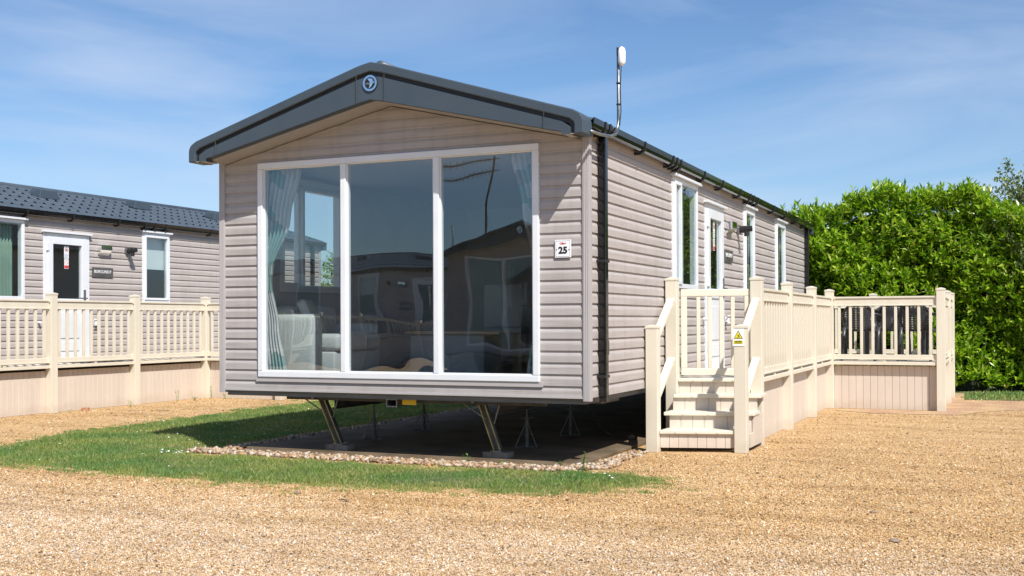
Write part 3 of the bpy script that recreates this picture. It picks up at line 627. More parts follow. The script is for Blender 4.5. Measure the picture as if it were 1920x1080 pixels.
def skirting(parent, p, q, inset, zt=.60, pitch=.093):
    inset += .048
    """planks with rounded V grooves, on the left of p->q by inset"""
    p = Vector(p); q = Vector(q); d = q-p; Lh = d.length; ang = math.atan2(d.y, d.x); m = MB(); n = max(1, round(Lh/pitch)); w = Lh/n
    for i in range(n):
        a = i*w; g = .005
        m.prism([(a, inset+.018), (a, inset+.008), (a+g, inset), (a+w-g, inset), (a+w, inset+.008), (a+w, inset+.018)], .003, zt, 'z')
    s = m.build('skirting', M['creamskirt'], parent, loc=(p.x, p.y, 0)); s.rotation_euler.z = ang; return s
def edge(parent, p, q, out=.012, zd=.66):
    p = Vector(p); q = Vector(q); d = q-p; Lh = d.length; m = MB().box(0, Lh, -out-.008, .02, zd-.045, zd-.002)
    o = m.build('deck_edge', M['cream'], parent, bevel=.004, loc=(p.x, p.y, 0)); o.rotation_euler.z = math.atan2(d.y, d.x); return o
def floorboards(parent, x0, x1, y0, y1, zd=.66):
    m = MB(); n = int((x1-x0)/.145)
    for i in range(n):
        a = x0+(x1-x0)*i/n; m.box(a, a+(x1-x0)/n-.006, y0, y1, zd-.025, zd)
    return m.build('deck_floor', M['deckboard'], parent)

def main_deck():
    r = empty('decking', (4.53, 2.53, 0)); r.location = (0, 0, 0)
    XD, XE = 4.53, 5.99; Y = (2.53, 4.22, 5.96, 7.55); H = 1.667
    for y in Y[:]: post(r, XD, y, H)
    post(r, 3.748, 2.24, H)
    for y in (7.55, 9.16, 10.45): post(r, XE, y, H)
    post(r, 4.82, 10.45, H); post(r, 3.80, 10.45, H)
    for a, b in zip(Y[:-1], Y[1:]):
        railing(r, (XD, b), (XD, a)); skirting(r, (XD, b-PW), (XD, a+PW), -.005) if False else None
        # skirting faces +X: run from a to b, planks to the left are inside
        skirting(r, (XD, a+PW), (XD, b-PW), .0); edge(r, (XD, a+PW), (XD, b-PW), .03)
    railing(r, (XD, 7.55), (XE, 7.55), pitch=.136); skirting(r, (XD+PW, 7.55), (XE-PW, 7.55), .0); edge(r, (XD+PW, 7.55), (XE-PW, 7.55), .03)
    for a, b in ((7.55, 9.16), (9.16, 10.45)):
        railing(r, (XE, a), (XE, b)); skirting(r, (XE, a+PW), (XE, b-PW), .0); edge(r, (XE, a+PW), (XE, b-PW), .03)
    railing(r, (3.80, 10.45), (4.82, 10.45)); railing(r, (4.82, 10.45), (XE, 10.45))
    floorboards(r, 3.72, 4.50, 2.50, 7.53); floorboards(r, 3.72, 5.97, 7.534, 10.45)
    # ---- steps: front edge runs a little askew between the two lower posts
    lx, rx = 3.748, 4.53
    yl = lambda x, dy: (1.56+dy)+(x-lx)/(rx-lx)*.23
    post(r, lx, 1.56, 1.196); post(r, rx, 1.79, 1.196)
    def tread(x0, x1, dy, z, dep=.27):
        P = lambda x, e, zz: (x, yl(x, dy)+e, zz)
        f = lambda zz: [P(x0,0,zz), P(x1,0,zz), P(x1,dep,zz), P(x0,dep,zz)]
        o = MB().hexa(f(z-.034), f(z)).build('tread', M['cream'], r, bevel=.005)
        b = MB()
        n = 3
        for i in range(n):
            x = x0+(x1-x0)*(.22+.28*i); b.tube([(x, yl(x,dy)-.007, z-.018), (x, yl(x,dy)+.002, z-.018)], .0085, 10)
        b.build('bolt_cap', M['upvc'], o)
    def riser(x0, x1, dy, z0, z1, n):
        m = MB(); w = (x1-x0)/n
        for i in range(n):
            a = x0+i*w; b = a+w-.004
            P = lambda x, e, zz: (x, yl(x, dy)+e, zz)
            f = lambda zz: [P(a,0,zz), P(b,0,zz), P(b,.02,zz), P(a,.02,zz)]
            m.hexa(f(z0), f(z1)); g = lambda zz: [P(b,.008,zz), P(b+.004,.008,zz), P(b+.004,.02,zz), P(b,.02,zz)]; m.hexa(g(z0), g(z1))
        m.build('riser', M['creamskirt'], r)
    tread(lx+.06, rx-.06, -.02, .205, .27); tread(lx+.04, rx+.075, .20, .36, .27); tread(lx+.07, rx+.09, .43, .515, .27); tread(lx+.06, rx-.06, .64, .662, .16)
    riser(lx+.06, rx-.06, .01, .04, .17, 8); riser(lx+.085, rx+.04, .235, .04, .325, 7); riser(lx+.06, rx+.05, .46, .04, .48, 7); riser(lx+.06, rx-.06, .68, .04, .628, 6)
    # strings on the right side
    MB().box(rx+.045, rx+.065, 1.86, 2.46, .04, .17).box(rx+.045, rx+.065, 2.06, 2.46, .171, .325).build('side_panel', M['creamskirt'], r)
    # sloping handrails and lower rails
    for x, ya, yb in ((lx, 1.56, 2.24), (rx, 1.79, 2.53)):
        for za, zb in ((1.0, 1.385), (.42, .80)):
            m = MB().bar((x, ya+.055, za+.06), (x, yb-.055, zb+.06), .075, .03).bar((x, ya+.055, za+.025), (x, yb-.055, zb+.025), .045, .05)
            m.build('handrail', M['cream'], r, bevel=.005)
    # gate
    P0, P1 = Vector((lx+.07, 2.30)), Vector((rx-.065, 2.52)); d = P1-P0; Lg = d.length
    g = MB().box(0, Lg, -.022, .022, 1.475, 1.545).box(0, .06, -.022, .022, .76, 1.474).box(Lg-.06, Lg, -.022, .022, .76, 1.474).box(0, Lg, -.022, .022, .69, .759)
    go = g.build('gate', M['cream'], r, bevel=.005, loc=(P0.x, P0.y, 0)); go.rotation_euler.z = math.atan2(d.y, d.x)
    for i in range(4):
        x = .06+(Lg-.12)*(i+1)/5; o = bal_me.copy(); C.objects.link(o); o.parent = go; o.location = (x, 0, .759); o.scale = (1, 1, .716/.672)
    # warning sign on the lower right post
    sx0, sx1, zs0, zs1, ys = rx-.066, rx+.040, .995, 1.155, 1.79-PW-.005
    s = MB().box(sx0, sx1, ys, ys+.004, zs0, zs1).build('warning_sign', M['white'], r, label='white hazard sign with a yellow triangle on the step post', bevel=.001)
    xc = (sx0+sx1)/2
    MB().prism([(xc-.043, zs0+.068), (xc+.043, zs0+.068), (xc, zs0+.146)], ys-.001, ys-.0002).build('triangle_border', M['ink'], s)
    MB().prism([(xc-.034, zs0+.073), (xc+.034, zs0+.073), (xc, zs0+.135)], ys-.002, ys-.0012).box(xc-.043, xc+.043, ys-.001, ys-.0002, zs0+.020, zs0+.052).build('yellow_panel', M['signyellow'], s)
    f = MB().bar((xc-.004,ys-.0026,zs0+.082),(xc+.006,ys-.0026,zs0+.102),.0005,.005).bar((xc-.010,ys-.0026,zs0+.101),(xc+.012,ys-.0026,zs0+.094),.0005,.0035).tube([(xc+.009,ys-.0022,zs0+.108),(xc+.009,ys-.003,zs0+.108)],.0035,8).bar((xc+.004,ys-.0026,zs0+.092),(xc+.016,ys-.0026,zs0+.082),.0005,.0035).box(xc-.016,xc+.014,ys-.0028,ys-.0022,zs0+.0765,zs0+.079)
    f.build('falling_figure', M['ink'], s)
    me = text_mesh('CAUTION', .015, .0003, 1.0, 1.0); me.transform(Matrix.Translation((xc, ys-.0024, zs0+.0435)) @ Matrix.Rotation(R(90), 4, 'X')); link('lettering', me, M['ink'], s)
    f = MB()
    for k in range(2): f.box(xc-.036+.004*k, xc+.036-.004*k, ys-.0018, ys-.0012, zs0+.024+.008*k, zs0+.0265+.008*k)
    f.build('small_print', M['ink'], s)
    return r
md = main_deck(); tag(md, 'cream balustrade deck with steps and gate along the nearest caravan', 'decking', 'cream decks beside caravans')

def left_deck():
    r = empty('decking'); XD, XE, H = -5.226, -3.766, 1.66
    Y = (-1.9, -.28, 1.34, 2.96, 4.58, 6.22)
    for y in Y: post(r, XD, y, H)
    for y in (6.22, 7.8, 9.4): post(r, XE, y, H)
    for a, b in zip(Y[:-1], Y[1:]):
        railing(r, (XD, a), (XD, b)); skirting(r, (XD, a+PW), (XD, b-PW), .0, .58); edge(r, (XD, a+PW), (XD, b-PW), .03)
    railing(r, (XD, 6.22), (XE, 6.22), pitch=.136); skirting(r, (XD+PW, 6.22), (XE-PW, 6.22), .0); edge(r, (XD+PW, 6.22), (XE-PW, 6.22), .03)
    for a, b in ((6.22, 7.8), (7.8, 9.4)):
        railing(r, (XE, a), (XE, b)); skirting(r, (XE, a+PW), (XE, b-PW), .0); edge(r, (XE, a+PW), (XE, b-PW), .03)
    floorboards(r, -6.03, -5.25, -1.9, 6.19); floorboards(r, -6.03, -3.79, 6.194, 9.4)
    return r
ld = left_deck(); tag(ld, 'cream deck with balusters and plank skirting along the left caravan', 'decking', 'cream decks beside caravans')
MB().box(-5.9,-5.35,3.7,4.5,.662,.675).build('door_mat', M['rattan'])
tag(bpy.data.objects['door_mat'], 'dark mat on the left deck in front of the white door', 'doormat')

for loc, rz, lab in (((-5.2,-25.6,0), 90, 'balustrade deck of the long caravan across the road, mirrored in the middle pane'), ((-17.6,-25.0,0), 90, 'balustrade deck mirrored at the far left of the big window'), ((-1.3,-14.6,0), 180, 'balustrade deck of the near mirrored caravan across the road')):
    c = copy_tree(md); c.location = loc; c.rotation_euler.z = R(rz); c['label'] = lab
# ================================================================ UNDER THE CARAVAN
M['dullsteel'] = mottled('dull_steel', (.09,.092,.09), (.16,.155,.14), 20, .5)
def stand(x, y, lab):
    r = empty('axle_stand', (x, y, .035)); t = MB().tube([(0,0,0),(0,0,.27)], .016, 10).build('tube', M['dullsteel'], r)
    MB().tube([(0,0,.27),(0,0,.36)], .009, 8).box(-.045,.045,-.03,.03,.36,.366).bar((-.07,0,.275),(.07,0,.28),.006,.006).build('screw_jack', M['dullsteel'], r)
    for k in range(3):
        a = R(90+120*k+15); c, s = math.cos(a), math.sin(a)
        MB().tube([(c*.014, s*.014, .22), (c*.12, s*.12, .004)], .006, 6).build('leg', M['dullsteel'], r)
    MB().tube([(math.cos(R(105+120*k))*.12, math.sin(R(105+120*k))*.12, .005) for k in (0,1,2,0)], .004, 5).build('foot_ring', M['dullsteel'], r)
    return tag(r, lab, 'axle stand', 'axle stands under the nearest caravan')
stand(.88, 1.28, 'tripod axle stand just behind the left corner jack'); stand(.88, 2.35, 'small axle stand deep in the shade behind the left one')
stand(2.60, 1.22, 'brightest tripod axle stand, right of the right corner jack'); stand(2.60, 2.40, 'axle stand beside the hanging chain, behind the brightest stand')
for x, lab in ((1.05, 'concrete block under the foot of the left corner jack'), (2.68, 'concrete block under the foot of the right corner jack')):
    tag(MB().box(-.12,.12,-.07,.09,0,.052).build('concrete_block', M['block'], bevel=.006, loc=(x, .37, .0325)), lab, 'block', 'concrete blocks under the jacks')
ch = MB(); p0, p1 = Vector((2.68,2.5,.53)), Vector((3.1,2.3,.05))
for i in range(26):
    t = i/25; p = p0.lerp(p1, t); p.z -= .10*math.sin(math.pi*t); q = p0.lerp(p1, (i+1)/25); q.z -= .10*math.sin(math.pi*min(1, (i+1)/25))
    a = .008; ch.tube([p+Vector((a if i % 2 else 0, 0 if i % 2 else a, 0)), q+Vector((a if i % 2 else 0, 0 if i % 2 else a, 0))], .003, 5); ch.tube([p-Vector((a if i % 2 else 0, 0 if i % 2 else a, 0)), q-Vector((a if i % 2 else 0, 0 if i % 2 else a, 0))], .003, 5)
tag(ch.build('chain', M['galv']), 'thin steel chain hanging under the floor down to the slab', 'chain')

# ================================================================ INSIDE
def rounded_box(x0, x1, y0, y1, z0, z1, name, m, parent, r=.05, label=None):
    o = MB().box(x0, x1, y0, y1, z0, z1).build(name, m, parent, label); b = o.modifiers.new('b', 'BEVEL'); b.width = r; b.segments = 4
    o.data.polygons.foreach_set('use_smooth', [True]*len(o.data.polygons)); return o
sf = empty('sofa')
rounded_box(.11,.74,.42,.60,.71,1.31,'arm',M['sofa'],sf,.07)
rounded_box(.10,.32,.60,1.5,.75,1.40,'backrest',M['sofa'],sf,.07)
rounded_box(.30,.88,.61,1.45,.95,1.12,'seat_cushion',M['sofa'],sf,.05); pass
rounded_box(.28,.84,.61,1.45,.72,.945,'base',M['sofa'],sf,.02); rounded_box(.11,.78,1.46,1.62,.71,1.22,'arm',M['sofa'],sf,.07)
tag(sf, 'pale grey sofa behind the left pane, its arm end towards the window', 'sofa')
cu = rounded_box(-.05,.05,-.19,.19,-.17,.17,'cushion',M['cushion'],None,.045); cu.location = (.40,.86,1.30); cu.rotation_euler = (0,R(-25),R(20)); tag(cu, 'white cushion leaning on the pale sofa behind the left pane', 'cushion')
sb = empty('sideboard'); rounded_box(1.18,2.02,1.50,1.92,.71,1.10,'body',M['greytweed'],sb,.015); MB().box(1.14,2.20,1.46,1.96,1.105,1.135).build('top', M['oak'], sb, bevel=.005)
tag(sb, 'grey sideboard with an oak top behind the right mullion', 'sideboard')
tb = empty('dining_table'); MB().box(1.95,2.75,2.3,3.3,1.40,1.435).build('tabletop', M['oak'], tb, bevel=.004)
for x in (2.0, 2.7):
    for y in (2.36, 3.24): MB().box(x-.03,x+.03,y-.03,y+.03,.70,1.40).build('leg', M['oak'], tb)
tag(tb, 'oak dining table in the dim room behind the right pane', 'table')
dc = empty('dining_chair', (1.90,2.35,.70), R(10))
rounded_box(-.2,.2,-.2,.2,.40,.47,'seat',M['greytweed'],dc,.02); rounded_box(-.2,.2,-.23,-.18,.47,.92,'backrest',M['greytweed'],dc,.02)
for x in (-.18,.18):
    for y in (-.18,.18): MB().box(x-.018,x+.018,y-.018,y+.018,0,.40).build('leg', M['oak'], dc)
tag(dc, 'grey dining chair beside the oak table behind the right pane', 'chair')
kt = empty('kitchen_unit'); MB().box(3.0,3.58,3.55,5.1,.71,1.56).build('cabinet', M['navyunit'], kt, bevel=.004); MB().box(2.96,3.58,3.55,5.12,1.565,1.60).build('worktop', M['oak'], kt); MB().box(3.22,3.58,3.55,5.12,2.05,2.70).build('wall_cupboard', M['taupeunit'], kt, bevel=.004)
tag(kt, 'dark kitchen cabinets at the back of the room behind the right pane', 'kitchen unit')
tu = MB().box(1.55,2.15,4.5,5.1,.71,2.2).build('tall_cupboard', M['taupeunit'], bevel=.008); tag(tu, 'tall taupe cupboard against the partition behind the middle pane', 'cupboard')

def curtain(rows, name, lab, y=.14):
    """rows: (z, xl, xr) from top to bottom"""
    V = []; F = []; n = 56
    for (z, a, b) in rows:
        amp = .012+.022*min(1, .55/max(.12, (b-a)))*.8
        for i in range(n+1):
            t = i/n; V.append((a+(b-a)*t, y+amp*math.sin(t*2*math.pi*8+.6*math.sin(z*3)), z))
    for r_ in range(len(rows)-1):
        for i in range(n): k = r_*(n+1)+i; F.append((k, k+1, k+n+2, k+n+1))
    m = MB(); m.v = V; m.f = F; o = m.build(name, M['curtain'], smooth=True); tag(o, lab, 'curtain', 'teal patterned curtains at the front window'); return o
def rws(key):
    out = []
    for (z0,a0,b0), (z1,a1,b1) in zip(key[:-1], key[1:]):
        for k in range(8): t = k/8; s = t*t*(3-2*t); out.append((z0+(z1-z0)*t, a0+(a1-a0)*s, b0+(b1-b0)*s))
    return out+[key[-1]]
lc = curtain(rws([(2.72,.33,.78),(2.2,.30,.66),(1.70,.30,.455),(1.62,.30,.445),(1.2,.30,.53),(.73,.30,.61)]), 'curtain', 'teal and white curtain tied back at the left side of the big window')
rc = curtain(rws([(2.72,2.90,3.34),(2.2,3.02,3.36),(1.70,3.13,3.38),(1.62,3.14,3.38),(1.2,3.12,3.38),(.73,3.05,3.38)]), 'curtain', 'teal and white curtain tied back at the right side of the big window')

# ================================================================ PATIO FURNITURE
def patio_chair(x, y, rz, lab):
    r = empty('patio_chair', (x, y, .66), R(rz))      # faces +Y locally, back towards -Y
    rounded_box(-.23,.23,-.21,.24,.41,.445,'seat',M['rattan'],r,.012)
    # oval woven backrest, curved, real slots
    m = MB(); cx_, cz_ = 0, .62
    for k in range(15):
        z = .44+k*.025; h = (z-.60)/.20; w = .205*math.sqrt(max(.12, 1-h*h*.85)) if z < .60 else .205*math.sqrt(max(.03, 1-h*h))
        pts = [(-w+2*w*i/8, -.22-.05*(1-((i-4)/4)**2)-(z-.45)*.22, z) for i in range(9)]
        for a, b in zip(pts[:-1], pts[1:]): m.bar(a, b, .010, .018)
    for k in range(7):
        xx = -.15+.05*k; top = .60+.20*math.sqrt(max(0, 1-(xx/.205)**2))
        m.bar((xx, -.268+.05*(xx/.2)**2, .45), (xx, -.268+.05*(xx/.2)**2-(top-.45)*.22, top), .020, .010)
    m.build('backrest', M['rattan'], r)
    pts = []
    for i in range(25):
        t = R(-50+280*i/24); xx = .215*math.cos(t); z = .60+.21*math.sin(t); pts.append((xx, -.265+.05*(xx/.2)**2-(z-.45)*.22, z))
    MB().tube(pts, .017, 8).build('back_frame', M['rattan'], r, smooth=True)
    for s in (-1, 1):
        MB().tube([(s*.20,-.27,.66),(s*.26,-.15,.645),(s*.265,.08,.635),(s*.25,.20,.61),(s*.24,.235,.55)], .021, 8).build('armrest', M['rattan'], r, smooth=True)
        MB().tube([(s*.24,.235,.56),(s*.235,.24,.40),(s*.245,.27,0)], [.022,.03,.022], 8).build('leg', M['rattan'], r, smooth=True)
        MB().tube([(s*.19,-.23,.47),(s*.21,-.25,.30),(s*.225,-.31,0)], [.028,.028,.02], 8).build('leg', M['rattan'], r, smooth=True)
    return tag(r, lab, 'chair', 'dark resin chairs on the deck')
patio_chair(4.88, 8.15, 0, 'left dark woven-back chair behind the front-facing balusters')
patio_chair(5.28, 8.50, 8, 'middle dark woven-back chair behind the front-facing balusters')
patio_chair(5.68, 8.25, -12, 'right dark woven-back chair beside the deck corner post')
patio_chair(5.05, 9.95, 178, 'dark chair on the far side of the patio table')
pt = empty('patio_table', (5.25, 9.2, .66)); rounded_box(-.5,.5,-.38,.38,.70,.735,'tabletop',M['rattan'],pt,.01); MB().box(-.46,.46,-.34,.34,.64,.698).build('apron', M['rattan'], pt)
for x in (-.43,.43):
    for y in (-.31,.31): MB().box(x-.03,x+.03,y-.03,y+.03,0,.64).build('leg', M['rattan'], pt, bevel=.004)
tag(pt, 'dark grey patio table behind the woven chairs', 'table')

# ================================================================ GROUND
def sheet(name, pts, z, m, lab=None):
    mb = MB(); mb.v = [(x, y, z) for x, y in pts]; mb.f = [tuple(range(len(pts)))]; return structure(mb.build(name, m), lab)
sheet('ground', [(-300,-300),(300,-300),(300,300),(-300,300)], 0, M['gravel'], 'golden gravel ground around the caravans')
GP = [(-2.49,-.36),(-2.62,.3),(-2.765,1.06),(-2.86,2.02),(-2.92,3.24),(-2.92,4.38),(-3.0,5.8),(-3.1,7.1),(-3.2,11.5),(-.05,11.5),(-.1,4.77),(-.16,3.14),(-.23,1.73),(-.31,1.1),(-.30,.45),(-.33,-.1),(.0,-.2),(.7,-.23),(1.84,-.27),(2.28,-.22),(3.57,-.13),(4.0,-.05),(4.25,-.2),(4.33,-.75),(3.86,-1.16),(3.41,-1.32),(2.95,-1.4),(2.25,-1.54),(1.7,-1.6),(.75,-1.6),(.09,-1.62),(-.86,-1.46),(-1.42,-1.33),(-2.0,-1.1),(-2.35,-.8)]
def inset_poly(P, d):
    c = np.mean(P, 0); out = []
    n = len(P)
    for i in range(n):
        a = np.array(P[i-1]); b = np.array(P[i]); e = np.array(P[(i+1) % n]); t = (e-a); t /= np.linalg.norm(t); nrm = np.array([-t[1], t[0]])
        out.append(tuple(b+nrm*d))
    return out
area = sum(GP[i-1][0]*GP[i][1]-GP[i][0]*GP[i-1][1] for i in range(len(GP)))
sheet('lawn_soil', inset_poly(GP, .20*(1 if area > 0 else -1)), .004, M['soil'], 'soil under the lawn')
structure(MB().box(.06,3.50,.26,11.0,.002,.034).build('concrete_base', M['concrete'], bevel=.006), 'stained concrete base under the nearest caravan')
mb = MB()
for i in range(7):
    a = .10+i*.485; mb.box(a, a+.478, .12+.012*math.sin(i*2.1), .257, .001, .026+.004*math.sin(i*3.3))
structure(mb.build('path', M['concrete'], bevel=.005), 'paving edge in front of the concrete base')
sheet('pavement', [(4.66,7.15),(5.2,6.85),(6.2,6.9),(6.6,7.7),(7.6,8.8),(12,9.6),(12,10.1),(6.2,9.9),(6.15,11.6),(5.9,11.6),(5.9,7.5),(4.66,7.4)], .005, M['paving'], 'pink block paving at the foot of the deck')
sheet('lawn', [(6.2,10.0),(20,10.2),(20,40),(-30,40),(-30,11.6),(6.15,11.6)], .0045, M['farground'], 'rough turf in front of the hedge')

def inside(P, x, y):
    P = np.array(P); r = np.zeros(len(x), bool); j = len(P)-1
    for i in range(len(P)):
        xi, yi = P[i]; xj, yj = P[j]
        c = ((yi > y) != (yj > y)) & (x < (xj-xi)*(y-yi)/(yj-yi+1e-12)+xi); r ^= c; j = i
    return r
def edge_dist(P, x, y):
    P = np.array(P); d = np.full(len(x), 1e9)
    for i in range(len(P)):
        a = P[i-1]; b = P[i]; ab = b-a; t = np.clip(((x-a[0])*ab[0]+(y-a[1])*ab[1])/(ab@ab), 0, 1)
        d = np.minimum(d, np.hypot(x-a[0]-t*ab[0], y-a[1]-t*ab[1]))
    return d
def lump(x, y, s=1.0):
    return (np.sin(x*3.1*s+1.3*np.sin(y*2.3*s))+np.sin(y*4.7*s+1.7*np.sin(x*3.9*s))+.6*np.sin(x*11*s+y*7*s)+.6*np.sin(y*13*s-x*9*s))/3.2
def blades(x, y, h, w, z=0.0):
    n = len(x); a = rng.uniform(0, 2*np.pi, n); l = rng.uniform(0, .75, n)*h; b = rng.uniform(0, 2*np.pi, n)
    dx, dy = np.cos(a)*w/2, np.sin(a)*w/2
    V = np.empty((n, 4, 3)); V[:,0] = np.stack([x-dx, y-dy, np.full(n, z)], 1); V[:,1] = np.stack([x+dx, y+dy, np.full(n, z)], 1)
    mx, my = x+np.cos(b)*l*.35, y+np.sin(b)*l*.35
    V[:,2] = np.stack([mx+dx*.75, my+dy*.75, z+h*.6], 1); V[:,3] = np.stack([x+np.cos(b)*l, y+np.sin(b)*l, z+h], 1)
    F = (np.arange(n)*4)[:,None]+np.array([[0,1,2],[0,2,3]]).reshape(1,6); return V.reshape(-1,3), F.reshape(-1,3)
def grass(name, P, n, hmin, hmax, w, lab, ragged=.10, lim=None, m=None):
    P_ = np.array(P); x0, y0 = P_.min(0)-.3; x1, y1 = P_.max(0)+.3
    if lim: y1 = min(y1, lim)
    x = rng.uniform(x0, x1, n); y = rng.uniform(y0, y1, n); ins = inside(P, x, y); d = edge_dist(P, x, y); sd = np.where(ins, d, -d)
    lm = lump(x, y); k = sd > -ragged*1.3*np.clip(lump(x, y, 1.7)*.7+.5*lump(x, y, 4.3), -1, 1)-.01
    k |= (~ins) & (d < .50) & (lump(x, y, 2.6)*.7+lump(x, y, 6.1)*.5-d*1.2 > .30) & (y < 1)
    # thin the far, barely visible strip behind
    dist = np.hypot(x-6.8, y+8.7); k &= rng.uniform(0, 1, n) < np.clip((10.5/dist)**1.5, .15, 1)
    x, y, sd, lm = x[k], y[k], sd[k], lm[k]
    if lim:
        ex, ey = [], []; Pn = np.array(P)
        for _ in range(420):
            i = rng.integers(len(Pn)); a, b = Pn[i-1], Pn[i]; t = rng.uniform(); p = a+(b-a)*t+rng.normal(0, .16, 2)
            if p[1] > .0 and p[0] > -.6: continue
            kk = rng.integers(25, 130); rr = rng.uniform(.015, .06); ex.append(p[0]+rng.normal(0, rr*1.5, kk)); ey.append(p[1]+rng.normal(0, rr*.7, kk))
        ex, ey = np.concatenate(ex), np.concatenate(ey); x = np.concatenate([x, ex]); y = np.concatenate([y, ey]); sd = np.concatenate([sd, np.full(len(ex), .02)])
    h = rng.uniform(hmin, hmax, len(x))*(.75+.35*lump(x, y, .7))*np.clip(.45+sd*4, .4, 1)
    V, F = blades(x, y, h, w*np.clip(np.hypot(x-6.8, y+8.7)/10, .8, 1.8)); o = link(name, tri_mesh(name, V, F), m or M['grass'])
    return tag(o, lab, 'grass', kind='stuff')
grass('lawn_grass', GP, 640000, .020, .058, .0045, 'short green grass of the lawn in front of and beside the caravan', lim=9, ragged=.17)
grass('verge_grass', [(6.2,10.0),(12,10.2),(12,11.9),(6.15,11.9)], 26000, .03, .09, .010, 'rough grass verge in front of the hedge')
# daisies
n = 150; pts = []
for cx_, cy_, sx_, sy_, k in ((-.25,-.42,.12,.10,22),(-.9,1.3,.5,.6,30),(-1.0,2.6,.6,.8,34),(-.5,.9,.2,.3,10),(.4,-.9,1.3,.3,8),(3.9,-.45,.1,.1,6),(-1.2,4.5,.7,1.3,40)):
    for _ in range(k): pts.append((random.gauss(cx_, sx_), random.gauss(cy_, sy_)))
mb = MB()
for x, y in pts:
    if x > -.35 and y > -.25: continue
    z = random.uniform(.035, .055); r = random.uniform(.007, .011); k = 7; n0 = len(mb.v); tx, ty = random.uniform(-.3,.3), random.uniform(-.3,.3)
    mb.v += [(x, y, z+.003)]+[(x+r*math.cos(2*math.pi*i/k), y+r*math.sin(2*math.pi*i/k), z+tx*r*math.cos(2*math.pi*i/k)+ty*r*math.sin(2*math.pi*i/k)) for i in range(k)]
    mb.f += [(n0, n0+1+i, n0+1+(i+1) % k) for i in range(k)]
tag(mb.build('daisies', M['petal']), 'small white daisies scattered through the lawn', 'flowers', kind='stuff')

# stones: deformed octahedra / icospheres
def stones(name, x, y, z, r, m, lab, cat, ico=1, flat=.6):
    import bmesh
    bm = bmesh.new()
    if ico: bmesh.ops.create_icosphere(bm, subdivisions=ico, radius=1)
    else:
        vs = [bm.verts.new(v) for v in ((1,0,0),(-1,0,0),(0,1,0),(0,-1,0),(0,0,1),(0,0,-1))]
        for a, b, c in ((0,2,4),(2,1,4),(1,3,4),(3,0,4),(2,0,5),(1,2,5),(3,1,5),(0,3,5)): bm.faces.new((vs[a], vs[b], vs[c]))
    bm.verts.index_update(); bm.verts.ensure_lookup_table(); base = np.array([v.co[:] for v in bm.verts]); F = np.array([[v.index for v in f.verts] for f in bm.faces]); bm.free()
    n = len(x); k = len(base); s = np.stack([rng.uniform(.7,1.3,n), rng.uniform(.7,1.3,n), rng.uniform(flat*.7, flat*1.3, n)], 1)*r[:,None]
    V = base[None]*(1+rng.uniform(-.22,.22,(n,k,1)))*s[:,None,:]
    a = rng.uniform(0, 2*np.pi, n); c, sn = np.cos(a)[:,None], np.sin(a)[:,None]; t = rng.normal(0, .3, n)[:,None]
    X = V[...,0]*c-V[...,1]*sn; Y = V[...,0]*sn+V[...,1]*c; Z = V[...,2]+X*t
    V = np.stack([X+x[:,None], Y+y[:,None], Z+z[:,None]], 2).reshape(-1,3); FF = (np.arange(n)*k)[:,None,None]+F[None]
    o = link(name, tri_mesh(name, V, FF.reshape(-1,3)), m); return tag(o, lab, cat, kind='stuff')
# foreground gravel as real stones
def wedge(n, ymin, ymax):
    y = rng.uniform(ymin, ymax, n); x = rng.uniform(-4, 12, n)
    dx, dy = x-6.79, y+8.70; c, s = math.cos(-.4143), math.sin(-.4143)
    fwd = dx*s+dy*c; lat = dx*c-dy*s; k = (fwd > 4.9) & (np.abs(lat) < fwd*.48+.2); return x[k], y[k], fwd[k]
x, y, fwd = wedge(900000, -5, 3.4)
k = (rng.uniform(0, 1, len(x)) < np.clip(1.25-(fwd-5)*.155, .0, 1)) & ~inside(inset_poly(GP, .0), x, y) & ~((x > -.4) & (x < 3.75) & (y > -.25)) & ~((x > 3.6) & (x < 4.6) & (y > 1.5))
x, y = x[k], y[k]
stones('gravel_stones', x, y, rng.uniform(-.001, .003, len(x)), rng.lognormal(math.log(.0048), .34, len(x)).clip(.0025, .014), M['pebble'], 'loose golden gravel stones covering the foreground', 'gravel', 0, .65)

x = rng.uniform(-6, 13, 60000); y = rng.uniform(-3, 10.5, 60000); fw = (x-6.79)*math.sin(-.4143)+(y+8.7)*math.cos(-.4143); lt = (x-6.79)*math.cos(-.4143)-(y+8.7)*math.sin(-.4143)
k = (np.abs(lt) < fw*.48+.3) & (fw > 7.5) & ~inside(inset_poly(GP, -.0), x, y) & ~((x > -.4) & (x < 3.7) & (y > -.25)) & ~((x > 3.6) & (x < 4.6) & (y > 1.4)) & ~((x > 4.4) & (x < 6.1) & (y > 7.3)) & (x > -5.15) & ((y < 6.9) | (x < 0) | (x > 6.2)) & ((x > -3.4) | (x < 0)*True)
x, y = x[k], y[k]
stones('gravel_chips', x, y, rng.uniform(0, .003, len(x)), rng.lognormal(math.log(.0085), .30, len(x)).clip(.004, .018), M['pebble'], 'larger loose gravel chips scattered between the caravans and decks', 'gravel', 0, .65)
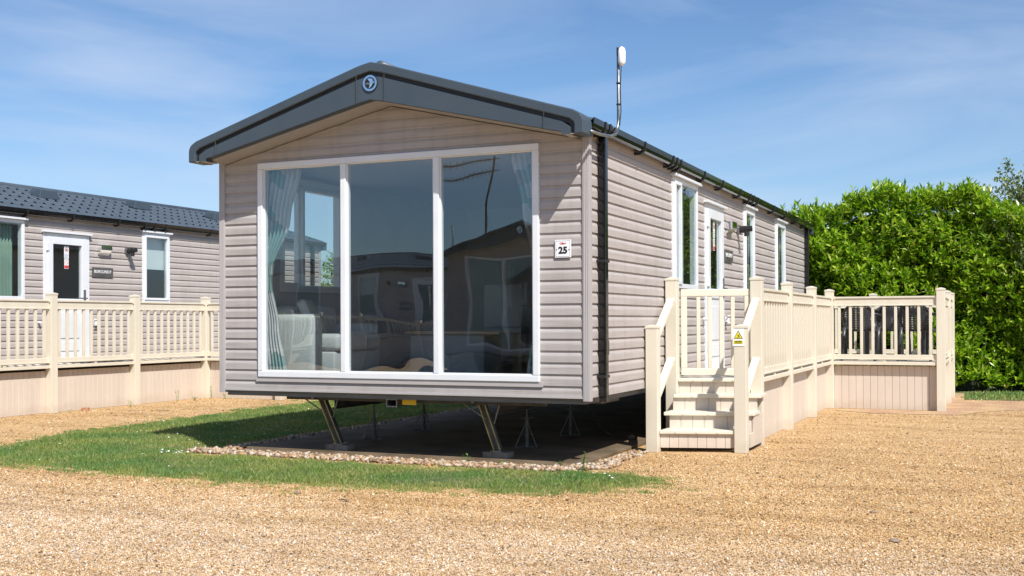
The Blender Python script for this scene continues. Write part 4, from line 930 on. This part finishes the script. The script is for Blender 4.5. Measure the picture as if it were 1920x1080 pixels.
# cobble border round the slab
segs = [((-.30,-.02),(3.4,-.02),.13,1500),((3.35,.0),(3.75,.35),.17,330),((3.62,.4),(3.66,1.45),.10,170),((-.12,.0),(-.05,6.0),.12,1000),((-.42,.02),(-.2,.1),.06,50)]
xs, ys_ = [], []
for a, b, w_, k in segs:
    t = rng.uniform(0, 1, k); xs.append(a[0]+(b[0]-a[0])*t+rng.uniform(-w_, w_, k)*.8*(abs(b[1]-a[1]) > abs(b[0]-a[0]) or .4)); ys_.append(a[1]+(b[1]-a[1])*t+rng.uniform(-w_, w_, k)*(abs(b[0]-a[0]) >= abs(b[1]-a[1]) or .3))
x, y = np.concatenate(xs), np.concatenate(ys_)
stones('cobbles', x, y, rng.uniform(.006, .022, len(x)), rng.uniform(.010, .026, len(x)), M['cobble'], 'pale flint cobbles edging the concrete base', 'cobbles', 1, .65)
# loose bigger stones
bs = [(3.29,2.33,.035,'pale stone lying in the shade near the steps'),(1.0,.62,.028,'small brown stone on the slab behind the left block'),(-4.62,4.3,.03,'half brick lying against the skirting'),(4.9,-1.9,.014,'small white stone on the open gravel')]
for x, y, r_, lab in bs[:2]:
    import bmesh
    bm = bmesh.new(); bmesh.ops.create_icosphere(bm, subdivisions=2, radius=r_)
    for v in bm.verts: v.co *= random.uniform(.8,1.15); v.co.z *= .6
    me = bpy.data.meshes.new('stone'); bm.to_mesh(me); bm.free(); tag(link('stone', me, M['cobble'], loc=(x, y, .035+r_*.4)), lab, 'stone')
o = MB().box(-.05,.05,-.035,.035,0,.045).build('brick', M['brick'], bevel=.004, loc=(-5.10,3.45,.0)); o.rotation_euler.z = .5; tag(o, 'broken red brick against the skirting of the left deck', 'brick')

for i, (x, y, a, l, lab) in enumerate(((2.63,-2.08,-.5,.13,'dry brown twig lying on the gravel in front of the lawn'),(-4.0,3.77,.2,.22,'thin twig on the gravel strip beside the left deck'))):
    tw = MB().tube([(x-math.cos(a)*l/2,y-math.sin(a)*l/2,.008),(x,y+.006,.014),(x+math.cos(a)*l*.3,y+math.sin(a)*l*.3,.010),(x+math.cos(a)*l/2,y+math.sin(a)*l/2,.006)],[.003,.0045,.004,.002],6).tube([(x,y+.006,.013),(x+.02,y+.03,.012)],.002,5).build('twig', M['bark']); tag(tw, lab, 'twig', 'twigs on the gravel')
for x, y, r_, lab in ((6.22,-2.13,.026,'lone brown pebble on the gravel at the lower right'),(2.13,-1.90,.022,'pale flat pebble on the gravel just off the lawn edge'),(6.01,-1.18,.018,'small pale pebble on the gravel out beyond the steps')):
    bm = bmesh.new(); bmesh.ops.create_icosphere(bm, subdivisions=2, radius=r_)
    for v in bm.verts: v.co *= random.uniform(.88,1.12); v.co.z *= .5; v.co.x *= 1.3
    me = bpy.data.meshes.new('pebble'); bm.to_mesh(me); bm.free(); tag(link('pebble', me, M['cobble'], loc=(x, y, r_*.35)), lab, 'stone')
# weeds
def weed(x, y, h, n, lab, z=0.0, spread=.05, name='weed'):
    V = []; F = []
    st = MB()
    for s in range(n):
        a = random.uniform(0, 6.28); tip = Vector((x+math.cos(a)*spread*random.uniform(.2,1), y+math.sin(a)*spread*random.uniform(.2,1), z+h*random.uniform(.6,1)))
        b = Vector((x+random.uniform(-.01,.01), y+random.uniform(-.01,.01), z)); st.tube([b, b.lerp(tip,.5)+Vector((0,0,.01)), tip], .0022, 4)
        for k in range(7):
            p = b.lerp(tip, .2+.8*k/6); l = random.uniform(.018,.035); t = random.uniform(0,6.28); d = Vector((math.cos(t), math.sin(t), random.uniform(-.1,.7))).normalized(); sd = d.cross(Vector((0,0,1))).normalized()*l*.28
            i = len(V); V += [p, p+d*l*.5+sd, p+d*l, p+d*l*.5-sd]; F.append((i,i+1,i+2,i+3))
    i = len(st.v); st.v += [tuple(v) for v in V]; st.f += [tuple(q+i for q in f) for f in F]
    return tag(st.build(name, M['weed']), lab, 'weed', 'weeds in the gravel')
for a in ((-4.98,2.98+.05,.07,2,'tiny weed by the big fence post of the left deck'),(-4.97,4.2,.10,3,'small weed at the skirting under the left deck mat'),(-4.98,5.25,.20,3,'tall thin weed, left one of two against the left skirting'),(-4.95,6.02,.24,3,'tallest weed against the left skirting near the corner post'),(-4.75,6.12,.12,4,'bushy low weed at the corner post of the left deck'),(-4.98,5.65,.07,5,'creeping weed patch between the two tall weeds'),(3.62,-.02,.19,4,'tall weed growing at the right end of the cobbles'),(2.50,.08,.09,3,'small weed on the cobbles in front of the right block'),(2.85,.06,.06,3,'little seedling right of the small cobble weed'),(3.36,.14,.06,3,'small seedling on the edge of the slab')):
    weed(a[0], a[1], a[2], a[3], a[4])

# ================================================================ HEDGE AND TREES
def leafset(P, D, n_, l, w):
    """P base points, D directions (unit), n_ leaf normals hint"""
    k = len(P); S = np.cross(D, n_); S /= np.linalg.norm(S, axis=1)[:,None]+1e-9; U = np.cross(S, D)
    l = l[:,None]; w = w[:,None]
    V = np.empty((k,6,3)); V[:,0] = P; V[:,1] = P+D*l*.45+S*w*.5+U*w*.16; V[:,2] = P+D*l*.48-U*w*.02; V[:,3] = P+D*l*.45-S*w*.5+U*w*.16; V[:,4] = P+D*l-U*l*.10; V[:,5] = V[:,4]
    V = V[:,:5]; F = (np.arange(k)*5)[:,None,None]+np.array([[0,1,2],[0,2,3],[1,4,2],[2,4,3]])[None]
    return V.reshape(-1,3), F.reshape(-1,3)
def unit(a): return a/(np.linalg.norm(a, axis=-1, keepdims=True)+1e-9)
def hedge():
    r = empty('laurel_hedge', (6, 12.8, 0)); r.location = (0, 0, 0)
    X0, X1 = 1.0, 11.0
    top = lambda x: 3.02+.10*np.sin(x*1.7)+.08*np.sin(x*4.1+1)+.05*np.sin(x*9.3)+.33*np.clip((x-3.2)/2.4, 0, 1)-.38*np.clip((x-6.2)/1.0, 0, 1)
    front = lambda x, z: 12.1+.14*np.sin(x*1.9+z*1.3)+.10*np.sin(z*3.3+x*2.7)+.16*np.clip(z-2.3, 0, 1)**2+.12*np.clip(.5-z, 0, 1)
    ns = 9000; k1 = int(ns*.78)
    x = rng.uniform(X0, X1, ns); z = np.empty(ns); y = np.empty(ns); N_ = np.zeros((ns,3))
    z[:k1] = rng.uniform(.02, 1, k1)**.95*top(x[:k1]); y[:k1] = front(x[:k1], z[:k1])+np.abs(rng.normal(0, .13, k1)); N_[:k1] = (0,-1,.25)
    y[k1:] = rng.uniform(12.1, 13.6, ns-k1); z[k1:] = top(x[k1:])-np.abs(rng.normal(0, .08, ns-k1))+.05; N_[k1:] = (0,-.2,1)
    up = rng.uniform(0, 1, ns) < .08; z[up & (np.arange(ns) > k1)] += rng.uniform(.04, .16, ns)[up & (np.arange(ns) > k1)]
    ax = unit(N_*.7+np.array([0,0,.75])+rng.normal(0, .42, (ns,3)))
    L_ = rng.uniform(.10, .24, ns); P = []; D = []; Nn = []
    base = np.stack([x, y, z], 1); nl = 8
    ref = unit(np.cross(ax, rng.normal(0, 1, (ns,3)))); ref2 = np.cross(ax, ref)
    for i in range(nl):
        t = (i+rng.uniform(0, .6, ns))/nl; a = i*2.4+rng.uniform(0, 1, ns); rad = ref*np.cos(a)[:,None]+ref2*np.sin(a)[:,None]
        P.append(base+ax*(t*L_)[:,None]); D.append(unit(ax*(.35+.9*t)[:,None]+rad*(1.0-.45*t)[:,None]+rng.normal(0,.12,(ns,3)))); Nn.append(ax+rng.normal(0,.2,(ns,3)))
    P = np.concatenate(P); D = np.concatenate(D); Nn = np.concatenate(Nn); m = len(P)
    V, F = leafset(P, D, Nn, rng.uniform(.095, .165, m), rng.uniform(.038, .058, m))
    link('leaves', tri_mesh('leaves', V, F), M['laurel'], r)
    # solid inner hull; its dark colour stands for shade among the twigs
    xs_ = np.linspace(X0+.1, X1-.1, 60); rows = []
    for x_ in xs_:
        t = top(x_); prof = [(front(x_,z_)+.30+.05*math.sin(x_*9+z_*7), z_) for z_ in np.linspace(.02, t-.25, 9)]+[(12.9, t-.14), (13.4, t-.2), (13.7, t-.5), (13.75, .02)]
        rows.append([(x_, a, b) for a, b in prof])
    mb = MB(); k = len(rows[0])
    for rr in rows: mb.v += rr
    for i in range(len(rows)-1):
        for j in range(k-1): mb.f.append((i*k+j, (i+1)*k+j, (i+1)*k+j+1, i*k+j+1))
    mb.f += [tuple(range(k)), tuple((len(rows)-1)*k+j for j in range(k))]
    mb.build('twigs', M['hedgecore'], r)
    return tag(r, 'tall bright green laurel hedge behind the deck and caravan end', 'hedge')
hedge()

def airy_tree(name, base, height, centre, rad, nb, nl, lab, leaf=(.03,.05), seed=1, m='smallleaf'):
    rg = np.random.default_rng(seed); rd = random.Random(seed); r = empty(name, base)
    c = Vector(centre)-Vector(base); tr = MB(); tr.tube([(0,0,0), c*.35+Vector((.05,.03,0)), c*.8, c], [.09,.07,.05,.03], 8); tr.build('trunk', M['bark'], r, smooth=True)
    br = MB(); P = []; D = []
    for i in range(nb):
        d = Vector((rd.gauss(0,1), rd.gauss(0,1), rd.gauss(.35,.8))).normalized(); s = c*rd.uniform(.45, 1.0); e = c+Vector((d.x*rad[0], d.y*rad[1], d.z*rad[2]))*rd.uniform(.65, 1.12)
        mid = s.lerp(e, .5)+Vector((rd.gauss(0,.08), rd.gauss(0,.08), rd.uniform(0,.15))); br.tube([s, mid, e], [.016,.009,.003], 5)
        q = [s, mid, e]
        for k in range(nl):
            t = rd.uniform(.2, 1.0); p = (s.lerp(mid, t*2) if t < .5 else mid.lerp(e, t*2-1)); o_ = Vector((rd.gauss(0,1), rd.gauss(0,1), rd.gauss(0,1)))*.085*(1.35-t)
            P.append(tuple(p+o_)); D.append((rd.gauss(0,1), rd.gauss(0,1), rd.gauss(0,1)))
    br.build('branches', M['bark'], r); P = np.array(P); D = unit(np.array(D)); n = len(P)
    V, F = leafset(P, D, rg.normal(0,1,(n,3))+np.array([0,0,1.]), rg.uniform(leaf[0], leaf[1], n), rg.uniform(leaf[0]*.6, leaf[1]*.6, n))
    link('crown', tri_mesh('crown', V, F), M[m], r)
    return tag(r, lab, 'tree', 'trees behind the hedge')
airy_tree('hawthorn_tree', (8.0,14.6,0), 5, (7.75,14.2,3.15), (1.35,1.0,1.55), 150, 120, 'airy small-leaved tree rising behind the right end of the hedge', seed=3, leaf=(.05,.085))
airy_tree('hawthorn_tree', (7.65,12.3,0), 3, (7.55,12.2,2.55), (.95,.42,.85), 90, 130, 'olive small-leaved shrub growing through the right end of the hedge', seed=5, leaf=(.035,.055))
airy_tree('hawthorn_tree', (5.9,13.6,0), 4, (5.9,13.5,3.05), (.75,.4,.50), 30, 60, 'thin small-leaved sprigs poking out of the hedge top', seed=9, leaf=(.03,.045))
airy_tree('hawthorn_tree', (-7.2,19.0,0), 4, (-7.2,19.0,2.6), (1.9,1.5,1.6), 130, 110, 'leafy tree seen through the front room and its side window', seed=12, leaf=(.06,.10), m='laurel')
airy_tree('hawthorn_tree', (-10.2,19.5,0), 4, (-10.2,19.5,2.3), (1.6,1.5,1.3), 90, 90, 'low tree beyond the end of the left caravan', seed=13, leaf=(.06,.10), m='laurel')

# ================================================================ LIGHT, SKY, CAMERA
d = Vector((-.49,.40,-.74)).normalized()
elev = math.asin(-d.z); az = math.atan2(-d.x, -d.y)      # clockwise from +Y
sun = bpy.data.lights.new('sun', 'SUN'); sun.energy = 4.9; sun.angle = R(.53); sun.color = (1, .955, .89)
so = bpy.data.objects.new('sun', sun); C.objects.link(so); so.rotation_euler = d.to_track_quat('-Z', 'Y').to_euler(); so.location = (20,-20,30)
w = bpy.data.worlds.new('World'); scene.world = w; w.use_nodes = True; nt = w.node_tree; bg = nt.nodes['Background']
sky = nt.nodes.new('ShaderNodeTexSky'); sky.sky_type = 'NISHITA'; sky.sun_disc = False; sky.sun_elevation = elev; sky.sun_rotation = az; sky.air_density = 1.0; sky.dust_density = .5; sky.ozone_density = 2.6; sky.altitude = 50
tc = nt.nodes.new('ShaderNodeTexCoord'); mp = nt.nodes.new('ShaderNodeMapping'); mp.inputs['Scale'].default_value = (1.2, 1.2, 6.5); mp.inputs['Rotation'].default_value = (0, R(-9), R(20)); nt.links.new(tc.outputs['Generated'], mp.inputs['Vector'])
n1 = nt.nodes.new('ShaderNodeTexNoise'); n1.inputs['Scale'].default_value = 1.5; n1.inputs['Detail'].default_value = 6; n1.inputs['Roughness'].default_value = .55; n1.inputs['Distortion'].default_value = .7; nt.links.new(mp.outputs[0], n1.inputs['Vector'])
cr = nt.nodes.new('ShaderNodeValToRGB'); cr.color_ramp.elements[0].position = .41; cr.color_ramp.elements[0].color = (0,0,0,1); cr.color_ramp.elements[1].position = .74; cr.color_ramp.elements[1].color = (.60,.60,.60,1); nt.links.new(n1.outputs['Fac'], cr.inputs[0])
mx = nt.nodes.new('ShaderNodeMix'); mx.data_type = 'RGBA'; nt.links.new(cr.outputs[0], mx.inputs[0]); nt.links.new(sky.outputs[0], mx.inputs[6]); mx.inputs[7].default_value = (6.0,6.8,8.3,1)
tn = nt.nodes.new('ShaderNodeMix'); tn.data_type = 'RGBA'; tn.blend_type = 'MULTIPLY'; tn.inputs[0].default_value = 1; tn.inputs[7].default_value = (.82,.985,1.15,1); nt.links.new(sky.outputs[0], tn.inputs[6]); nt.links.new(tn.outputs[2], mx.inputs[6]); nt.links.new(mx.outputs[2], bg.inputs['Color']); bg.inputs['Strength'].default_value = .086

cam = bpy.data.cameras.new('camera'); co = bpy.data.objects.new('camera', cam); C.objects.link(co); scene.camera = co
yaw, pitch, roll, F_ = -.4143, .0061, -.0041, 2113.9
f = Vector((math.sin(yaw)*math.cos(pitch), math.cos(yaw)*math.cos(pitch), math.sin(pitch))); r = Vector((math.cos(yaw), -math.sin(yaw), 0)); u = r.cross(f)
r, u = r*math.cos(roll)+u*math.sin(roll), -r*math.sin(roll)+u*math.cos(roll)
co.matrix_world = Matrix(((r.x,u.x,-f.x,6.7903),(r.y,u.y,-f.y,-8.6971),(r.z,u.z,-f.z,1.2286),(0,0,0,1)))
cam.sensor_width = 36; cam.lens = 36*F_/1920; cam.shift_x = 3.656/1920; cam.shift_y = 50.51/1920; cam.clip_end = 1000; cam.clip_start = .05
scene.view_settings.view_transform = 'Standard'; scene.view_settings.look = 'None'; scene.view_settings.exposure = .42; scene.view_settings.gamma = 1
